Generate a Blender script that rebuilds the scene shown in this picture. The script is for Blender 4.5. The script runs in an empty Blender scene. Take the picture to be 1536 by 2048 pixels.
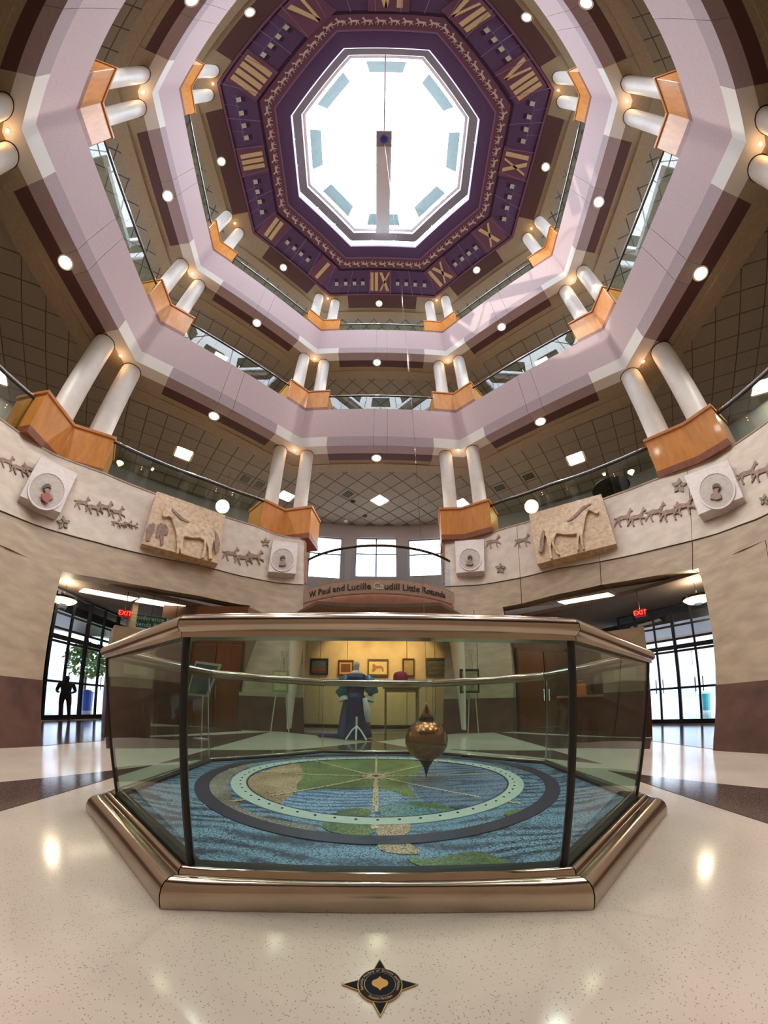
import bpy, bmesh, math, random
from mathutils import Vector, Matrix
import numpy as np
random.seed(7)
SC = bpy.context.scene; COL = bpy.context.collection; PI = math.pi

# ------------------------------------------------------------------ camera (phone wide lens, measured from the photograph)
LF, LX, LY, LQ, LE1, LE2, LE3 = 635.359, 763.857, 1309.961, .1527, .0474, -.1591, .0397
CD, CH, CYAW, CROLL, CXX = 2.5975, .789, .0135, -.0064, -.0045
def _cammat():
    a, b = math.cos(CYAW), math.sin(CYAW); c, d = math.cos(CROLL), math.sin(CROLL); e, f = math.cos(LQ), math.sin(LQ)
    R1 = np.array([[a, -b, 0], [b, a, 0], [0, 0, 1]]); R2 = np.array([[c, 0, -d], [0, 1, 0], [d, 0, c]]); R3 = np.array([[1, 0, 0], [0, e, f], [0, -f, e]])
    return R3 @ R2 @ R1
CM = _cammat(); CC = np.array([CXX, -CD, CH])          # rows of CM: right, forward, up
cd = bpy.data.cameras.new('camera'); cam = bpy.data.objects.new('camera', cd); COL.objects.link(cam)
cd.type = 'PANO'; cd.panorama_type = 'FISHEYE_LENS_POLYNOMIAL'; cd.sensor_fit = 'AUTO'; cd.sensor_width = 36; cd.sensor_height = 48
_m = 36 / 2048 * LF
cd.fisheye_polynomial_k0 = 0; cd.fisheye_polynomial_k1 = -1 / _m; cd.fisheye_polynomial_k2 = -LE1 / _m ** 2
cd.fisheye_polynomial_k3 = -LE2 / _m ** 3; cd.fisheye_polynomial_k4 = -LE3 / _m ** 4; cd.fisheye_fov = math.radians(340)
cd.shift_x = (768 - LX) / 1536; cd.shift_y = (LY - 1024) / 2048
cd.clip_start = .05; cd.clip_end = 400
cam.matrix_world = Matrix(((CM[0][0], CM[2][0], -CM[1][0], CC[0]), (CM[0][1], CM[2][1], -CM[1][1], CC[1]), (CM[0][2], CM[2][2], -CM[1][2], CC[2]), (0, 0, 0, 1)))
SC.camera = cam
# ------------------------------------------------------------------ world, sun, exposure
w = bpy.data.worlds.new('sky'); SC.world = w; w.use_nodes = True
bg = w.node_tree.nodes['Background']; bg.inputs[0].default_value = (.80, .90, 1, 1); bg.inputs[1].default_value = 6.0
sun = bpy.data.lights.new('sun', 'SUN'); sun.energy = 1.4; sun.angle = math.radians(.6); sun.color = (1, .93, .8)
so = bpy.data.objects.new('sun', sun); COL.objects.link(so)
so.rotation_euler = Vector((-5.9, -3.0, 7.0)).to_track_quat('Z', 'Y').to_euler()
SC.view_settings.view_transform = 'Standard'; SC.view_settings.look = 'None'; SC.view_settings.gamma = 1
SC.view_settings.use_curve_mapping = False; SC.view_settings.exposure = 0.75
SC.cycles.use_denoising = True; SC.cycles.max_bounces = 10; SC.cycles.transparent_max_bounces = 24; SC.cycles.diffuse_bounces = 6
SC.cycles.sample_clamp_indirect = 6; SC.cycles.caustics_reflective = False; SC.cycles.caustics_refractive = False

# ------------------------------------------------------------------ rays of the lens, used to measure real positions on real surfaces
def ray(x, y):
    dx = (x - LX) / LF; dy = (LY - y) / LF; r = math.hypot(dx, dy); th = r + LE1 * r * r + LE2 * r ** 3 + LE3 * r ** 4
    az = math.atan2(dy, dx); return CM.T @ np.array([math.sin(th) * math.cos(az), math.cos(th), math.sin(th) * math.sin(az)])
def atz(x, y, z): v = ray(x, y); return CC + (z - CC[2]) / v[2] * v
def aty(x, y, Y): v = ray(x, y); return CC + (Y - CC[1]) / v[1] * v
def atplane(x, y, p, n): v = ray(x, y); n = np.array(n, float); return CC + (np.dot(np.array(p) - CC, n) / np.dot(v, n)) * v
def atver(x, y, P):   # on the upright plane through P that faces the camera
    return atplane(x, y, (P[0], P[1], 0), (P[0] - CC[0], P[1] - CC[1], 0))
_RR = np.linspace(0, 2.6, 3000); _TT = np.maximum.accumulate(_RR + LE1 * _RR ** 2 + LE2 * _RR ** 3 + LE3 * _RR ** 4) + np.arange(3000) * 1e-9
def proj(P):
    X, F, U = CM @ (np.array(P, float) - CC); th = math.atan2(math.hypot(X, U), F); az = math.atan2(U, X); r = LF * np.interp(th, _TT, _RR)
    return LX + r * math.cos(az), LY - r * math.sin(az)
def inframe(P, m=30):
    x, y = proj(P); return -m < x < 1536 + m and -m < y < 2048 + m

# ------------------------------------------------------------------ materials
def s2l(c): return tuple(((v / 255) / 12.92 if v / 255 <= .04045 else ((v / 255 + .055) / 1.055) ** 2.4) for v in c)
MATS = {}
def mat(name, rgb, rough=.6, metal=0, noise=None, speck=None, bump=0, emit=None, spec=.5, coat=0):
    """noise=(scale, amount[, stretch]) ; speck=(scale, rgb, amount)"""
    if name in MATS: return MATS[name]
    m = bpy.data.materials.new(name); m.use_nodes = True; nt = m.node_tree; N = nt.nodes; L = nt.links; b = N['Principled BSDF']
    col = s2l(rgb); b.inputs['Base Color'].default_value = (*col, 1); b.inputs['Roughness'].default_value = rough; b.inputs['Metallic'].default_value = metal
    b.inputs['Specular IOR Level'].default_value = spec; b.inputs['Coat Weight'].default_value = coat; b.inputs['Coat Roughness'].default_value = .08
    out = None
    tc = N.new('ShaderNodeTexCoord')
    if noise:
        mp = N.new('ShaderNodeMapping'); L.new(tc.outputs['Object'], mp.inputs[0])
        if len(noise) > 2: mp.inputs['Scale'].default_value = noise[2]
        n = N.new('ShaderNodeTexNoise'); n.inputs['Scale'].default_value = noise[0]; n.inputs['Detail'].default_value = 6; L.new(mp.outputs[0], n.inputs[0])
        r = N.new('ShaderNodeMapRange'); r.inputs['From Min'].default_value = .3; r.inputs['From Max'].default_value = .7
        r.inputs['To Min'].default_value = 1 - noise[1]; r.inputs['To Max'].default_value = 1 + noise[1]; L.new(n.outputs[0], r.inputs[0])
        mx = N.new('ShaderNodeVectorMath'); mx.operation = 'SCALE'; mx.inputs[0].default_value = col; L.new(r.outputs[0], mx.inputs['Scale']); out = mx.outputs[0]
        if bump:
            bp = N.new('ShaderNodeBump'); bp.inputs['Strength'].default_value = bump; bp.inputs['Distance'].default_value = .02; L.new(n.outputs[0], bp.inputs['Height']); L.new(bp.outputs[0], b.inputs['Normal'])
    if speck:
        v = N.new('ShaderNodeTexVoronoi'); v.inputs['Scale'].default_value = speck[0]; L.new(tc.outputs['Object'], v.inputs[0])
        sp = N.new('ShaderNodeSeparateColor'); L.new(v.outputs['Color'], sp.inputs[0])
        g = N.new('ShaderNodeMath'); g.operation = 'GREATER_THAN'; g.inputs[1].default_value = 1 - speck[2]; L.new(sp.outputs[0], g.inputs[0])
        g2 = N.new('ShaderNodeMath'); g2.operation = 'LESS_THAN'; g2.inputs[1].default_value = .45; L.new(v.outputs['Distance'], g2.inputs[0])
        g3 = N.new('ShaderNodeMath'); g3.operation = 'MULTIPLY'; L.new(g.outputs[0], g3.inputs[0]); L.new(g2.outputs[0], g3.inputs[1])
        mx = N.new('ShaderNodeMix'); mx.data_type = 'RGBA'; L.new(g3.outputs[0], mx.inputs['Factor']); mx.inputs['B'].default_value = (*s2l(speck[1]), 1)
        if out: L.new(out, mx.inputs['A'])
        else: mx.inputs['A'].default_value = (*col, 1)
        out = mx.outputs['Result']
    if out: L.new(out, b.inputs['Base Color'])
    if emit: b.inputs['Emission Color'].default_value = (*s2l(emit[0]), 1); b.inputs['Emission Strength'].default_value = emit[1]
    MATS[name] = m; return m
def glass(name, tint, refl=1.0, rough=0.0, base=.05):
    if name in MATS: return MATS[name]
    m = bpy.data.materials.new(name); m.use_nodes = True; nt = m.node_tree; N = nt.nodes; L = nt.links; N.clear()
    o = N.new('ShaderNodeOutputMaterial'); t = N.new('ShaderNodeBsdfTransparent'); t.inputs[0].default_value = (*tint, 1)
    g = N.new('ShaderNodeBsdfGlossy'); g.inputs['Roughness'].default_value = rough; g.inputs[0].default_value = (1, 1, 1, 1)
    lw = N.new('ShaderNodeFresnel'); lw.inputs[0].default_value = 1.45
    ge = N.new('ShaderNodeNewGeometry'); iv = N.new('ShaderNodeMath'); iv.operation = 'SUBTRACT'; iv.inputs[0].default_value = 1; L.new(ge.outputs['Backfacing'], iv.inputs[1])
    mu = N.new('ShaderNodeMath'); mu.operation = 'MULTIPLY'; mu.inputs[1].default_value = refl; L.new(lw.outputs[0], mu.inputs[0]); mv = N.new('ShaderNodeMath'); mv.operation = 'MULTIPLY'; L.new(mu.outputs[0], mv.inputs[0]); L.new(iv.outputs[0], mv.inputs[1]); mu = mv
    mx = N.new('ShaderNodeMixShader'); L.new(mu.outputs[0], mx.inputs[0]); L.new(t.outputs[0], mx.inputs[1]); L.new(g.outputs[0], mx.inputs[2]); L.new(mx.outputs[0], o.inputs[0])
    MATS[name] = m; return m
terr = mat('terrazzo_cream', (208, 193, 178), .13, noise=(1.3, .10), speck=(190, (160, 146, 130), .10), spec=.5)
terrd = mat('terrazzo_brown', (74, 58, 52), .13, noise=(1.5, .15), speck=(170, (130, 112, 104), .2))
trav = mat('travertine', (160, 138, 112), .6, noise=(2.2, .20, (1, 1, 2.5)), bump=.12)
travd = mat('dark_stone', (84, 52, 38), .6, noise=(3, .35), bump=.1, spec=.25)
frz = mat('frieze_stone', (198, 182, 166), .6, noise=(3, .14), bump=.15)
plaqm = mat('plaque_stone', (206, 196, 192), .6, noise=(8, .08), bump=.1)
reltan = mat('relief_tan', (196, 166, 132), .6, noise=(9, .28), bump=.3)
horsem = mat('horse_relief', (196, 168, 132), .55, noise=(6, .35), bump=.3)
herdm = mat('herd_relief', (138, 108, 94), .7, noise=(14, .4), bump=.3)
leafm = mat('leaf_bronze', (120, 108, 84), .6, noise=(18, .35), bump=.5)
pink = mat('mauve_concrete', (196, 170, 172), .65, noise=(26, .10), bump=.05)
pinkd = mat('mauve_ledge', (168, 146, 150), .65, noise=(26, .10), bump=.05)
white_cap = mat('white_cap', (222, 216, 208), .55, noise=(20, .03))
colw = mat('column_white', (236, 232, 226), .45, noise=(3, .04))
maroon = mat('maroon_soffit', (84, 50, 48), .7, noise=(30, .10))
taupe = mat('taupe_plaster', (158, 138, 112), .8, noise=(9, .10))
tilem = mat('ceiling_tile', (150, 138, 122), .9, noise=(14, .10), bump=.1)
tileg = mat('ceiling_grid', (100, 88, 72), .8)
wood = mat('maple_veneer', (220, 146, 66), .4, noise=(7, .12, (1, 1, .25)), coat=.2)
woodcap = mat('maple_cap', (200, 134, 74), .4, noise=(8, .12))
woodbase = mat('cherry_base', (142, 84, 58), .45, noise=(8, .2))
brownwood = mat('dark_wood_door', (104, 58, 30), .4, noise=(4, .2, (1, 1, .15)))
bronze = mat('bronze', (180, 164, 148), .16, 1, noise=(4, .10))
bronzed = mat('dark_bronze', (70, 58, 48), .25, 1)
steel = mat('polished_steel', (190, 190, 190), .15, 1)
black = mat('black_rubber', (14, 13, 14), .5)
darkmetal = mat('dark_metal', (26, 28, 36), .4, .3)
purple = mat('clock_purple', (92, 68, 112), .7, noise=(20, .10))
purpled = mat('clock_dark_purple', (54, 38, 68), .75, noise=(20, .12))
plum = mat('clock_plum', (112, 70, 96), .7, noise=(20, .10))
gold = mat('clock_gold', (208, 184, 140), .6, noise=(20, .12))
goldp = mat('clock_pale_gold', (200, 190, 176), .6)
lilac = mat('clock_rail', (128, 100, 132), .6)
whitep = mat('white_paint', (235, 235, 235), .5)
skyring = mat('skylight_ring', (150, 134, 136), .6)
cglass = glass('case_glass', (.80, .90, .855), 1.0)
rglass = glass('rail_glass', (.84, .93, .88), 1.1)
wglass = glass('window_glass', (.95, .97, 1), .6)
tealp = mat('skylight_pane_teal', (44, 72, 74), .4, noise=(2, .2))
teal = glass('skylight_pane', (.50, .64, .64), .5)
lampm = mat('lamp_diffuser', (255, 250, 235), .5, emit=((255, 236, 205), 16))
bowlm = mat('bowl_diffuser', (250, 240, 200), .5, emit=((255, 232, 170), 2.2))
downm = mat('downlight_lens', (255, 245, 220), .5, emit=((255, 230, 180), 6))
spotm = mat('spot_lens', (255, 220, 160), .5, emit=((255, 190, 110), 40))
exitm = mat('exit_red', (255, 30, 20), .5, emit=((255, 25, 20), 3))

# ------------------------------------------------------------------ mesh helpers
class MB:
    def __init__(s): s.v = []; s.f = []
    def add(s, vs, fs):
        o = len(s.v); s.v += [tuple(float(c) for c in p) for p in vs]; s.f += [tuple(o + i for i in f) for f in fs]; return s
    def box(s, c, d, rz=0, ax=None):
        hx, hy, hz = d[0] / 2, d[1] / 2, d[2] / 2; P = []
        for z in (-hz, hz):
            for x, y in ((-hx, -hy), (hx, -hy), (hx, hy), (-hx, hy)):
                if ax is not None: P.append(np.array(c) + ax[0] * x + ax[1] * y + ax[2] * z)
                else: P.append((c[0] + x * math.cos(rz) - y * math.sin(rz), c[1] + x * math.sin(rz) + y * math.cos(rz), c[2] + z))
        return s.add(P, [(3, 2, 1, 0), (4, 5, 6, 7), (0, 1, 5, 4), (1, 2, 6, 5), (2, 3, 7, 6), (3, 0, 4, 7)])
    def prism(s, pts, z0, z1):        # pts ccw 2d
        n = len(pts); s.add([(p[0], p[1], z0) for p in pts] + [(p[0], p[1], z1) for p in pts], [tuple(range(n - 1, -1, -1)), tuple(range(n, 2 * n))] + [(i, (i + 1) % n, n + (i + 1) % n, n + i) for i in range(n)]); return s
    def slab(s, P, nrm, t):           # polygon P in 3d, thickened by t along nrm
        n = len(P); P = [np.array(p, float) for p in P]; nrm = np.array(nrm, float); Q = [p + nrm * t for p in P]
        return s.add(P + Q, [tuple(range(n - 1, -1, -1)), tuple(range(n, 2 * n))] + [(i, (i + 1) % n, n + (i + 1) % n, n + i) for i in range(n)])
    def ringloft(s, rows, close=True):   # rows: list of point loops of equal length
        n = len(rows[0]); V = [p for r in rows for p in r]; F = []
        for j in range(len(rows) - 1):
            for i in range(n if close else n - 1): F.append((j * n + i, j * n + (i + 1) % n, (j + 1) * n + (i + 1) % n, (j + 1) * n + i))
        return s.add(V, F)
    def lathe(s, prof, c=(0, 0, 0), seg=28, cap=True):
        rows = [[(c[0] + r * math.cos(2 * PI * i / seg), c[1] + r * math.sin(2 * PI * i / seg), c[2] + z) for i in range(seg)] for r, z in prof]
        o = len(s.v); s.ringloft(rows)
        if cap: s.f.append(tuple(o + i for i in range(seg - 1, -1, -1))); s.f.append(tuple(o + (len(prof) - 1) * seg + i for i in range(seg)))
        return s
    def tube(s, path, r, seg=8, closed=False):
        P = [np.array(p, float) for p in path]; n = len(P); rows = []
        for i in range(n):
            if closed: t = P[(i + 1) % n] - P[i - 1]
            else: t = P[min(i + 1, n - 1)] - P[max(i - 1, 0)]
            t = t / (np.linalg.norm(t) + 1e-9); a = np.cross(t, (0, 0, 1)) if abs(t[2]) < .95 else np.cross(t, (1, 0, 0)); a /= np.linalg.norm(a); b = np.cross(a, t)
            rr = r[i] if isinstance(r, (list, tuple)) else r
            rows.append([P[i] + rr * (math.cos(2 * PI * k / seg) * a + math.sin(2 * PI * k / seg) * b) for k in range(seg)])
        if closed: rows.append(rows[0])
        o = len(s.v); s.ringloft(rows)
        if not closed: s.f.append(tuple(o + i for i in range(seg))); s.f.append(tuple(o + (n - 1) * seg + i for i in range(seg - 1, -1, -1)))
        return s
WL = {}
def wloc(o):
    return WL.get(o.name, Vector((0, 0, 0))) if o else Vector((0, 0, 0))
def link_mesh(name, me, m, parent=None, smooth=False, loc=None):
    o = bpy.data.objects.new(name, me); COL.objects.link(o)
    if m: me.materials.append(m)
    if smooth:
        for p in me.polygons: p.use_smooth = True
    if parent: o.parent = parent; o.location = -wloc(parent) if loc is None else Vector(loc) - wloc(parent)
    elif loc is not None: o.location = loc
    WL[o.name] = Vector((0, 0, 0)) if loc is None else Vector(loc); return o
def obj(name, mb, m, parent=None, smooth=False, bevel=0, fix=True, angle=None):
    me = bpy.data.meshes.new(name); me.from_pydata(mb.v, [], mb.f); me.validate()
    if fix:
        bm = bmesh.new(); bm.from_mesh(me); bmesh.ops.recalc_face_normals(bm, faces=bm.faces); bm.to_mesh(me); bm.free()
    o = link_mesh(name, me, m, parent, smooth)
    if smooth and angle: 
        try: me.set_sharp_from_angle(angle=math.radians(angle))
        except Exception: pass
    if bevel:
        bv = o.modifiers.new('bevel', 'BEVEL'); bv.width = bevel; bv.segments = 2; bv.limit_method = 'ANGLE'
    return o
def tag(o, label, cat, group=None, kind=None):
    o['label'] = label; o['category'] = cat
    if group: o['group'] = group
    if kind: o['kind'] = kind
    return o
def thing(name, label, cat, loc=(0, 0, 0), group=None):
    o = bpy.data.objects.new(name, None); COL.objects.link(o); o.location = loc; o.empty_display_size = .1; WL[o.name] = Vector(loc); return tag(o, label, cat, group)
def struct(name, mb, m, parent=None, label=None, **k):
    o = obj(name, mb, m, parent, **k)
    if not parent: o['kind'] = 'structure'
    if not parent and label: o['label'] = label
    return o
def sroot(name, label=None):
    o = bpy.data.objects.new(name, None); COL.objects.link(o); o.empty_display_size = .1; WL[o.name] = Vector((0, 0, 0)); o['kind'] = 'structure'
    if label: o['label'] = label
    return o
def text_mesh(body, size, ext=.0, align='CENTER'):
    c = bpy.data.curves.new('t', 'FONT'); c.body = body; c.size = size; c.extrude = ext; c.align_x = align; c.align_y = 'CENTER'; c.resolution_u = 2
    o = bpy.data.objects.new('t', c); COL.objects.link(o); dg = bpy.context.evaluated_depsgraph_get(); me = bpy.data.meshes.new_from_object(o.evaluated_get(dg))
    bpy.data.objects.remove(o); bpy.data.curves.remove(c); return me
def basis(right, up, nrm, loc):
    return Matrix(((right[0], up[0], nrm[0], loc[0]), (right[1], up[1], nrm[1], loc[1]), (right[2], up[2], nrm[2], loc[2]), (0, 0, 0, 1)))
def nrmz(v): v = np.array(v, float); return v / np.linalg.norm(v)

# ------------------------------------------------------------------ octagon rings. vertex k: 0 right-front, 1 front-right, 2 front-left, 3 left-front, 4 left-back, 5 back-left, 6 back-right, 7 right-back
def sym(q): (a, b), (c, d), (e, f), (g, h) = q; return [(c, d), (a, b), (-a, b), (-c, d), (-e, f), (-g, h), (g, h), (e, f)]
OCT = sym([(3.998, 9.292), (9.328, 3.49), (8.538, -4.134), (3.672, -8.99)])
CASE = sym([(.805, 1.86), (1.944, .77), (1.899, -.943), (.789, -1.631)])
GTOP = sym([(.747, 1.689), (1.847, .604), (1.818, -.86), (.738, -1.512)])
GBOT = sym([(.74, 1.68), (1.81, .60), (1.70, -.835), (.722, -1.49)])
def side_n(V, s):
    a, b = np.array(V[s]), np.array(V[(s + 1) % 8]); d = b - a; n = np.array([d[1], -d[0]]); return n / np.linalg.norm(n)
def offset(V, D):    # D: outward distance per side (or one number)
    if not isinstance(D, (list, tuple)): D = [D] * 8
    out = []
    for k in range(8):
        s0, s1 = (k - 1) % 8, k; n0, n1 = side_n(V, s0), side_n(V, s1); A = np.array([n0, n1]); p = np.array(V[k]); b = np.array([n0 @ p + D[s0], n1 @ p + D[s1]]); out.append(tuple(np.linalg.solve(A, b)))
    return out
def lerp2(a, b, t): return (a[0] + (b[0] - a[0]) * t, a[1] + (b[1] - a[1]) * t)
SIDEN = ['right front', 'front', 'left front', 'left', 'left rear', 'rear', 'right rear', 'right']
CORN = ['right', 'centre right', 'centre left', 'left', 'upper left', 'rear left', 'rear right', 'upper right']
exec_parts = []
# ================================================================== FLOOR
fl = sroot('floor', 'polished cream terrazzo floor with brown terrazzo triangles')
b = MB(); b.prism([(19 * math.cos(a * PI / 32), 19 * math.sin(a * PI / 32)) for a in range(64)], -.12, 0); obj('floor_slab', b, terr, fl)
for P in ([(-60, 1570), (305, 1531), (-60, 1640)], [(1215, 1541), (1600, 1583), (1600, 1668)],
          [(211, 1476), (540, 1464), (420, 1497), (345, 1496), (213, 1497)], [(318, 1527), (415, 1500), (640, 1498), (480, 1512)],
          [(750, 1483), (655, 1473), (560, 1463), (945, 1464), (845, 1473)], [(750, 1483), (600, 1499), (840, 1499)],
          [(1303, 1477), (985, 1464), (1100, 1497), (1175, 1496), (1300, 1498)], [(1205, 1528), (1105, 1501), (900, 1499), (1050, 1512)],
          [(70, 1493), (209, 1481), (214, 1440), (84, 1443)], [(1303, 1482), (1445, 1501), (1432, 1449), (1303, 1449)],
          [(214, 1474), (484, 1462), (480, 1457), (374, 1453), (214, 1452)], [(1302, 1475), (1022, 1463), (1026, 1458), (1140, 1453), (1302, 1453)]):
    Q = [atz(x, y, 0)[:2] for x, y in P]
    if P[0] == (-60, 1570): Q = [Q[1] + (q - Q[1]) * 2.2 for q in Q]
    if P[0] == (1215, 1541): Q = [Q[0] + (q - Q[0]) * 2.2 for q in Q]
    if sum(Q[i - 1][0] * Q[i][1] - Q[i][0] * Q[i - 1][1] for i in range(len(Q))) < 0: Q = Q[::-1]
    b = MB(); b.prism(Q, -.02, .004); obj('terrazzo_panel', b, terrd, fl)

# ================================================================== ROTUNDA DRUM (stone wall, flares outward from a narrow foot to the gallery edge)
ZT = 7.2
def pw(x, T):
    return float(np.interp(x, [t[0] for t in T], [t[1] for t in T]))
def Rfoot(az):
    u = abs((az - 90 + 180) % 360 - 180); return pw(u, [(0, 5.75), (20, 5.85), (25, 6.0), (34, 6.45), (66, 5.4), (82.5, 4.58), (90, 4.66), (110, 5.2), (180, 7)])
def Rtop(az):
    u = abs((az - 90 + 180) % 360 - 180); return pw(u, [(0, 9.1), (17, 9.2), (25, 9.25), (32, 8.85), (45, 8.72), (58, 8.93), (67, 9.12), (76.5, 9.65), (86, 9.65), (110, 9.7), (180, 9.5)])
def Rw(az, z): t = z / ZT; return Rfoot(az) * (1 - t) + Rtop(az) * t
def wpt(az, z, off=0):     # off > 0 : towards the room
    r = Rw(az, z) - off; a = math.radians(az); return np.array([r * math.cos(a), r * math.sin(a), z])
def onwall(x, y, off=0):
    v = ray(x, y); lo, hi = 1.0, 24.0
    def f(t):
        p = CC + v * t; az = math.degrees(math.atan2(p[1], p[0])); return math.hypot(p[0], p[1]) - Rw(az, min(max(p[2], 0), 9)) + off
    for _ in range(50):
        m = (lo + hi) / 2
        if f(m) > 0: hi = m
        else: lo = m
    return CC + v * hi
def azz(p): return math.degrees(math.atan2(p[1], p[0])) % 360
def groove(az):
    u = abs((az - 90 + 180) % 360 - 180); return pw(u, GRT)
GRT = []
for q in [(612, 1170), (520, 1160), (400, 1130), (270, 1105), (100, 1060), (2, 1024)]:
    p = onwall(*q); GRT.append((abs(azz(p) - 90), p[2]))
GRT.append((180, GRT[-1][1]))
EDGE = azz(onwall(608, 1150)); EDGER = azz(onwall(890, 1150))
TH = .5
def wallpatch(mb, azl, azr, zb, zt, n, rows=6, off=0, thick=TH):
    """azl, azr functions of z ; zb, zt functions of az (bottom and top heights)"""
    rin = []; rout = []
    for j in range(rows + 1):
        li = []; lo = []
        for i in range(n + 1):
            t = i / n; az0 = azl(2.0) * (1 - t) + azr(2.0) * t; z = zb(az0) + (zt(az0) - zb(az0)) * j / rows
            az = azl(z) * (1 - t) + azr(z) * t; li.append(wpt(az, z, off)); p = wpt(az, z, off); d = p[:2] / np.linalg.norm(p[:2]); lo.append(np.array([p[0] + d[0] * thick, p[1] + d[1] * thick, p[2]]))
        rin.append(li); rout.append(lo)
    mb.ringloft(rin, close=False); mb.ringloft(rout, close=False); m = n
    mb.ringloft([rin[0], rout[0]], False); mb.ringloft([rin[-1], rout[-1]], False)
    mb.ringloft([[r[0] for r in rin], [r[0] for r in rout]], False); mb.ringloft([[r[-1] for r in rin], [r[-1] for r in rout]], False)
def lineaz(pts):
    T = sorted([(p[2], azz(p)) for p in [onwall(*q) for q in pts]]); return lambda z: float(np.interp(z, [t[0] for t in T], [t[1] for t in T]))
LO = lineaz([(124, 1143), (105, 1232), (93, 1303), (85, 1366), (83, 1491)]); LI = lineaz([(500, 1212), (484, 1300), (476, 1460)])
RO = lineaz([(1397, 1137), (1419, 1235), (1429, 1309), (1431, 1360), (1428, 1503)]); RI = lineaz([(1005, 1214), (1022, 1300), (1028, 1460)])
HL = sorted([(azz(p), p[2]) for p in [onwall(*q) for q in [(124, 1143), (210, 1158), (300, 1174), (400, 1192), (500, 1211)]]])
HR = sorted([(azz(p), p[2]) for p in [onwall(*q) for q in [(1397, 1137), (1300, 1153), (1200, 1170), (1100, 1192), (1005, 1214)]]])
ZD = .906
const = lambda v: (lambda z: v)
def zbase(az): return ZD
def ztop(az): return groove(az) - .015
wl = sroot('wall_left', 'curved travertine drum wall left of the balcony'); wr = sroot('wall_right', 'curved travertine drum wall right of the balcony')
wb = sroot('wall_back', 'curved travertine drum wall behind the viewer')
def wallrow(parent, name, m, azl, azr, zb, zt, n, pieces, gap=.12, off=0, thick=TH):
    for i in range(pieces):
        t0, t1 = i / pieces, (i + 1) / pieces; g = gap / 2
        fa = (lambda z, t=t0: azl(z) * (1 - t) + azr(z) * t - (g if i > 0 else 0)); fb = (lambda z, t=t1: azl(z) * (1 - t) + azr(z) * t + (g if i < pieces - 1 else 0))
        b = MB(); wallpatch(b, fa, fb, zb, zt, max(2, n // pieces), off=off, thick=thick); obj(name, b, m, parent, smooth=True, angle=35)
WLIM_L, WLIM_R = 200, -20
# piers beside the balcony, headers over the portals, outer walls
for (par, edge, inner, outer, H, far) in ((wl, EDGE, LI, LO, HL, WLIM_L), (wr, EDGER, RI, RO, HR, WLIM_R)):
    if par is wr: fix = (lambda f: (lambda z: (f(z) + 180) % 360 - 180))
    else: fix = lambda f: f
    inner = fix(inner); outer = fix(outer); e = (edge + 180) % 360 - 180 if par is wr else edge
    hx = [((h[0] + 180) % 360 - 180 if par is wr else h[0]) for h in H]; hh = sorted(zip(hx, [h[1] for h in H])); fh = lambda az, hh=hh: float(np.interp(az, [a for a, _ in hh], [z for _, z in hh]))
    wallrow(par, 'stone_panel', travd, const(e), inner, const(0), zbase, 6, 2, off=.02)
    wallrow(par, 'stone_panel', trav, const(e), inner, zbase, lambda az: min(fh(az), ztop(az)) , 6, 2)
    wallrow(par, 'stone_panel', travd, outer, const(far), const(0), zbase, 8, 3, off=.02)
    wallrow(par, 'stone_panel', trav, outer, const(far), zbase, lambda az: fh(az), 8, 3)
    wallrow(par, 'stone_panel', trav, const(e), const(far), fh, ztop, 40, 5, gap=.16)
    wallrow(par, 'frieze_panel', frz, const(e), const(far), lambda az: groove(az) + .015, const(ZT), 40, 5, gap=.1, off=.03)
b = MB(); wallpatch(b, const(200), const(340), const(0), const(ZT), 24); obj('stone_panel', b, trav, wb, smooth=True)
# cornice line on top of the frieze
for par, a0, a1 in ((wl, EDGE, WLIM_L), (wr, WLIM_R, EDGER)):
    b = MB(); P = [wpt(a0 + (a1 - a0) * i / 40, ZT, .0) for i in range(41)]; rows = []
    for o_, z_ in ((-.02, ZT), (.05, ZT), (.05, ZT + .05), (-.5, ZT + .05), (-.5, ZT)):
        rows.append([np.array([p[0] * (1 - o_ / np.hypot(p[0], p[1])), p[1] * (1 - o_ / np.hypot(p[0], p[1])), z_]) for p in P])
    b.ringloft(rows, False); obj('cornice', b, frz, par)

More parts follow.
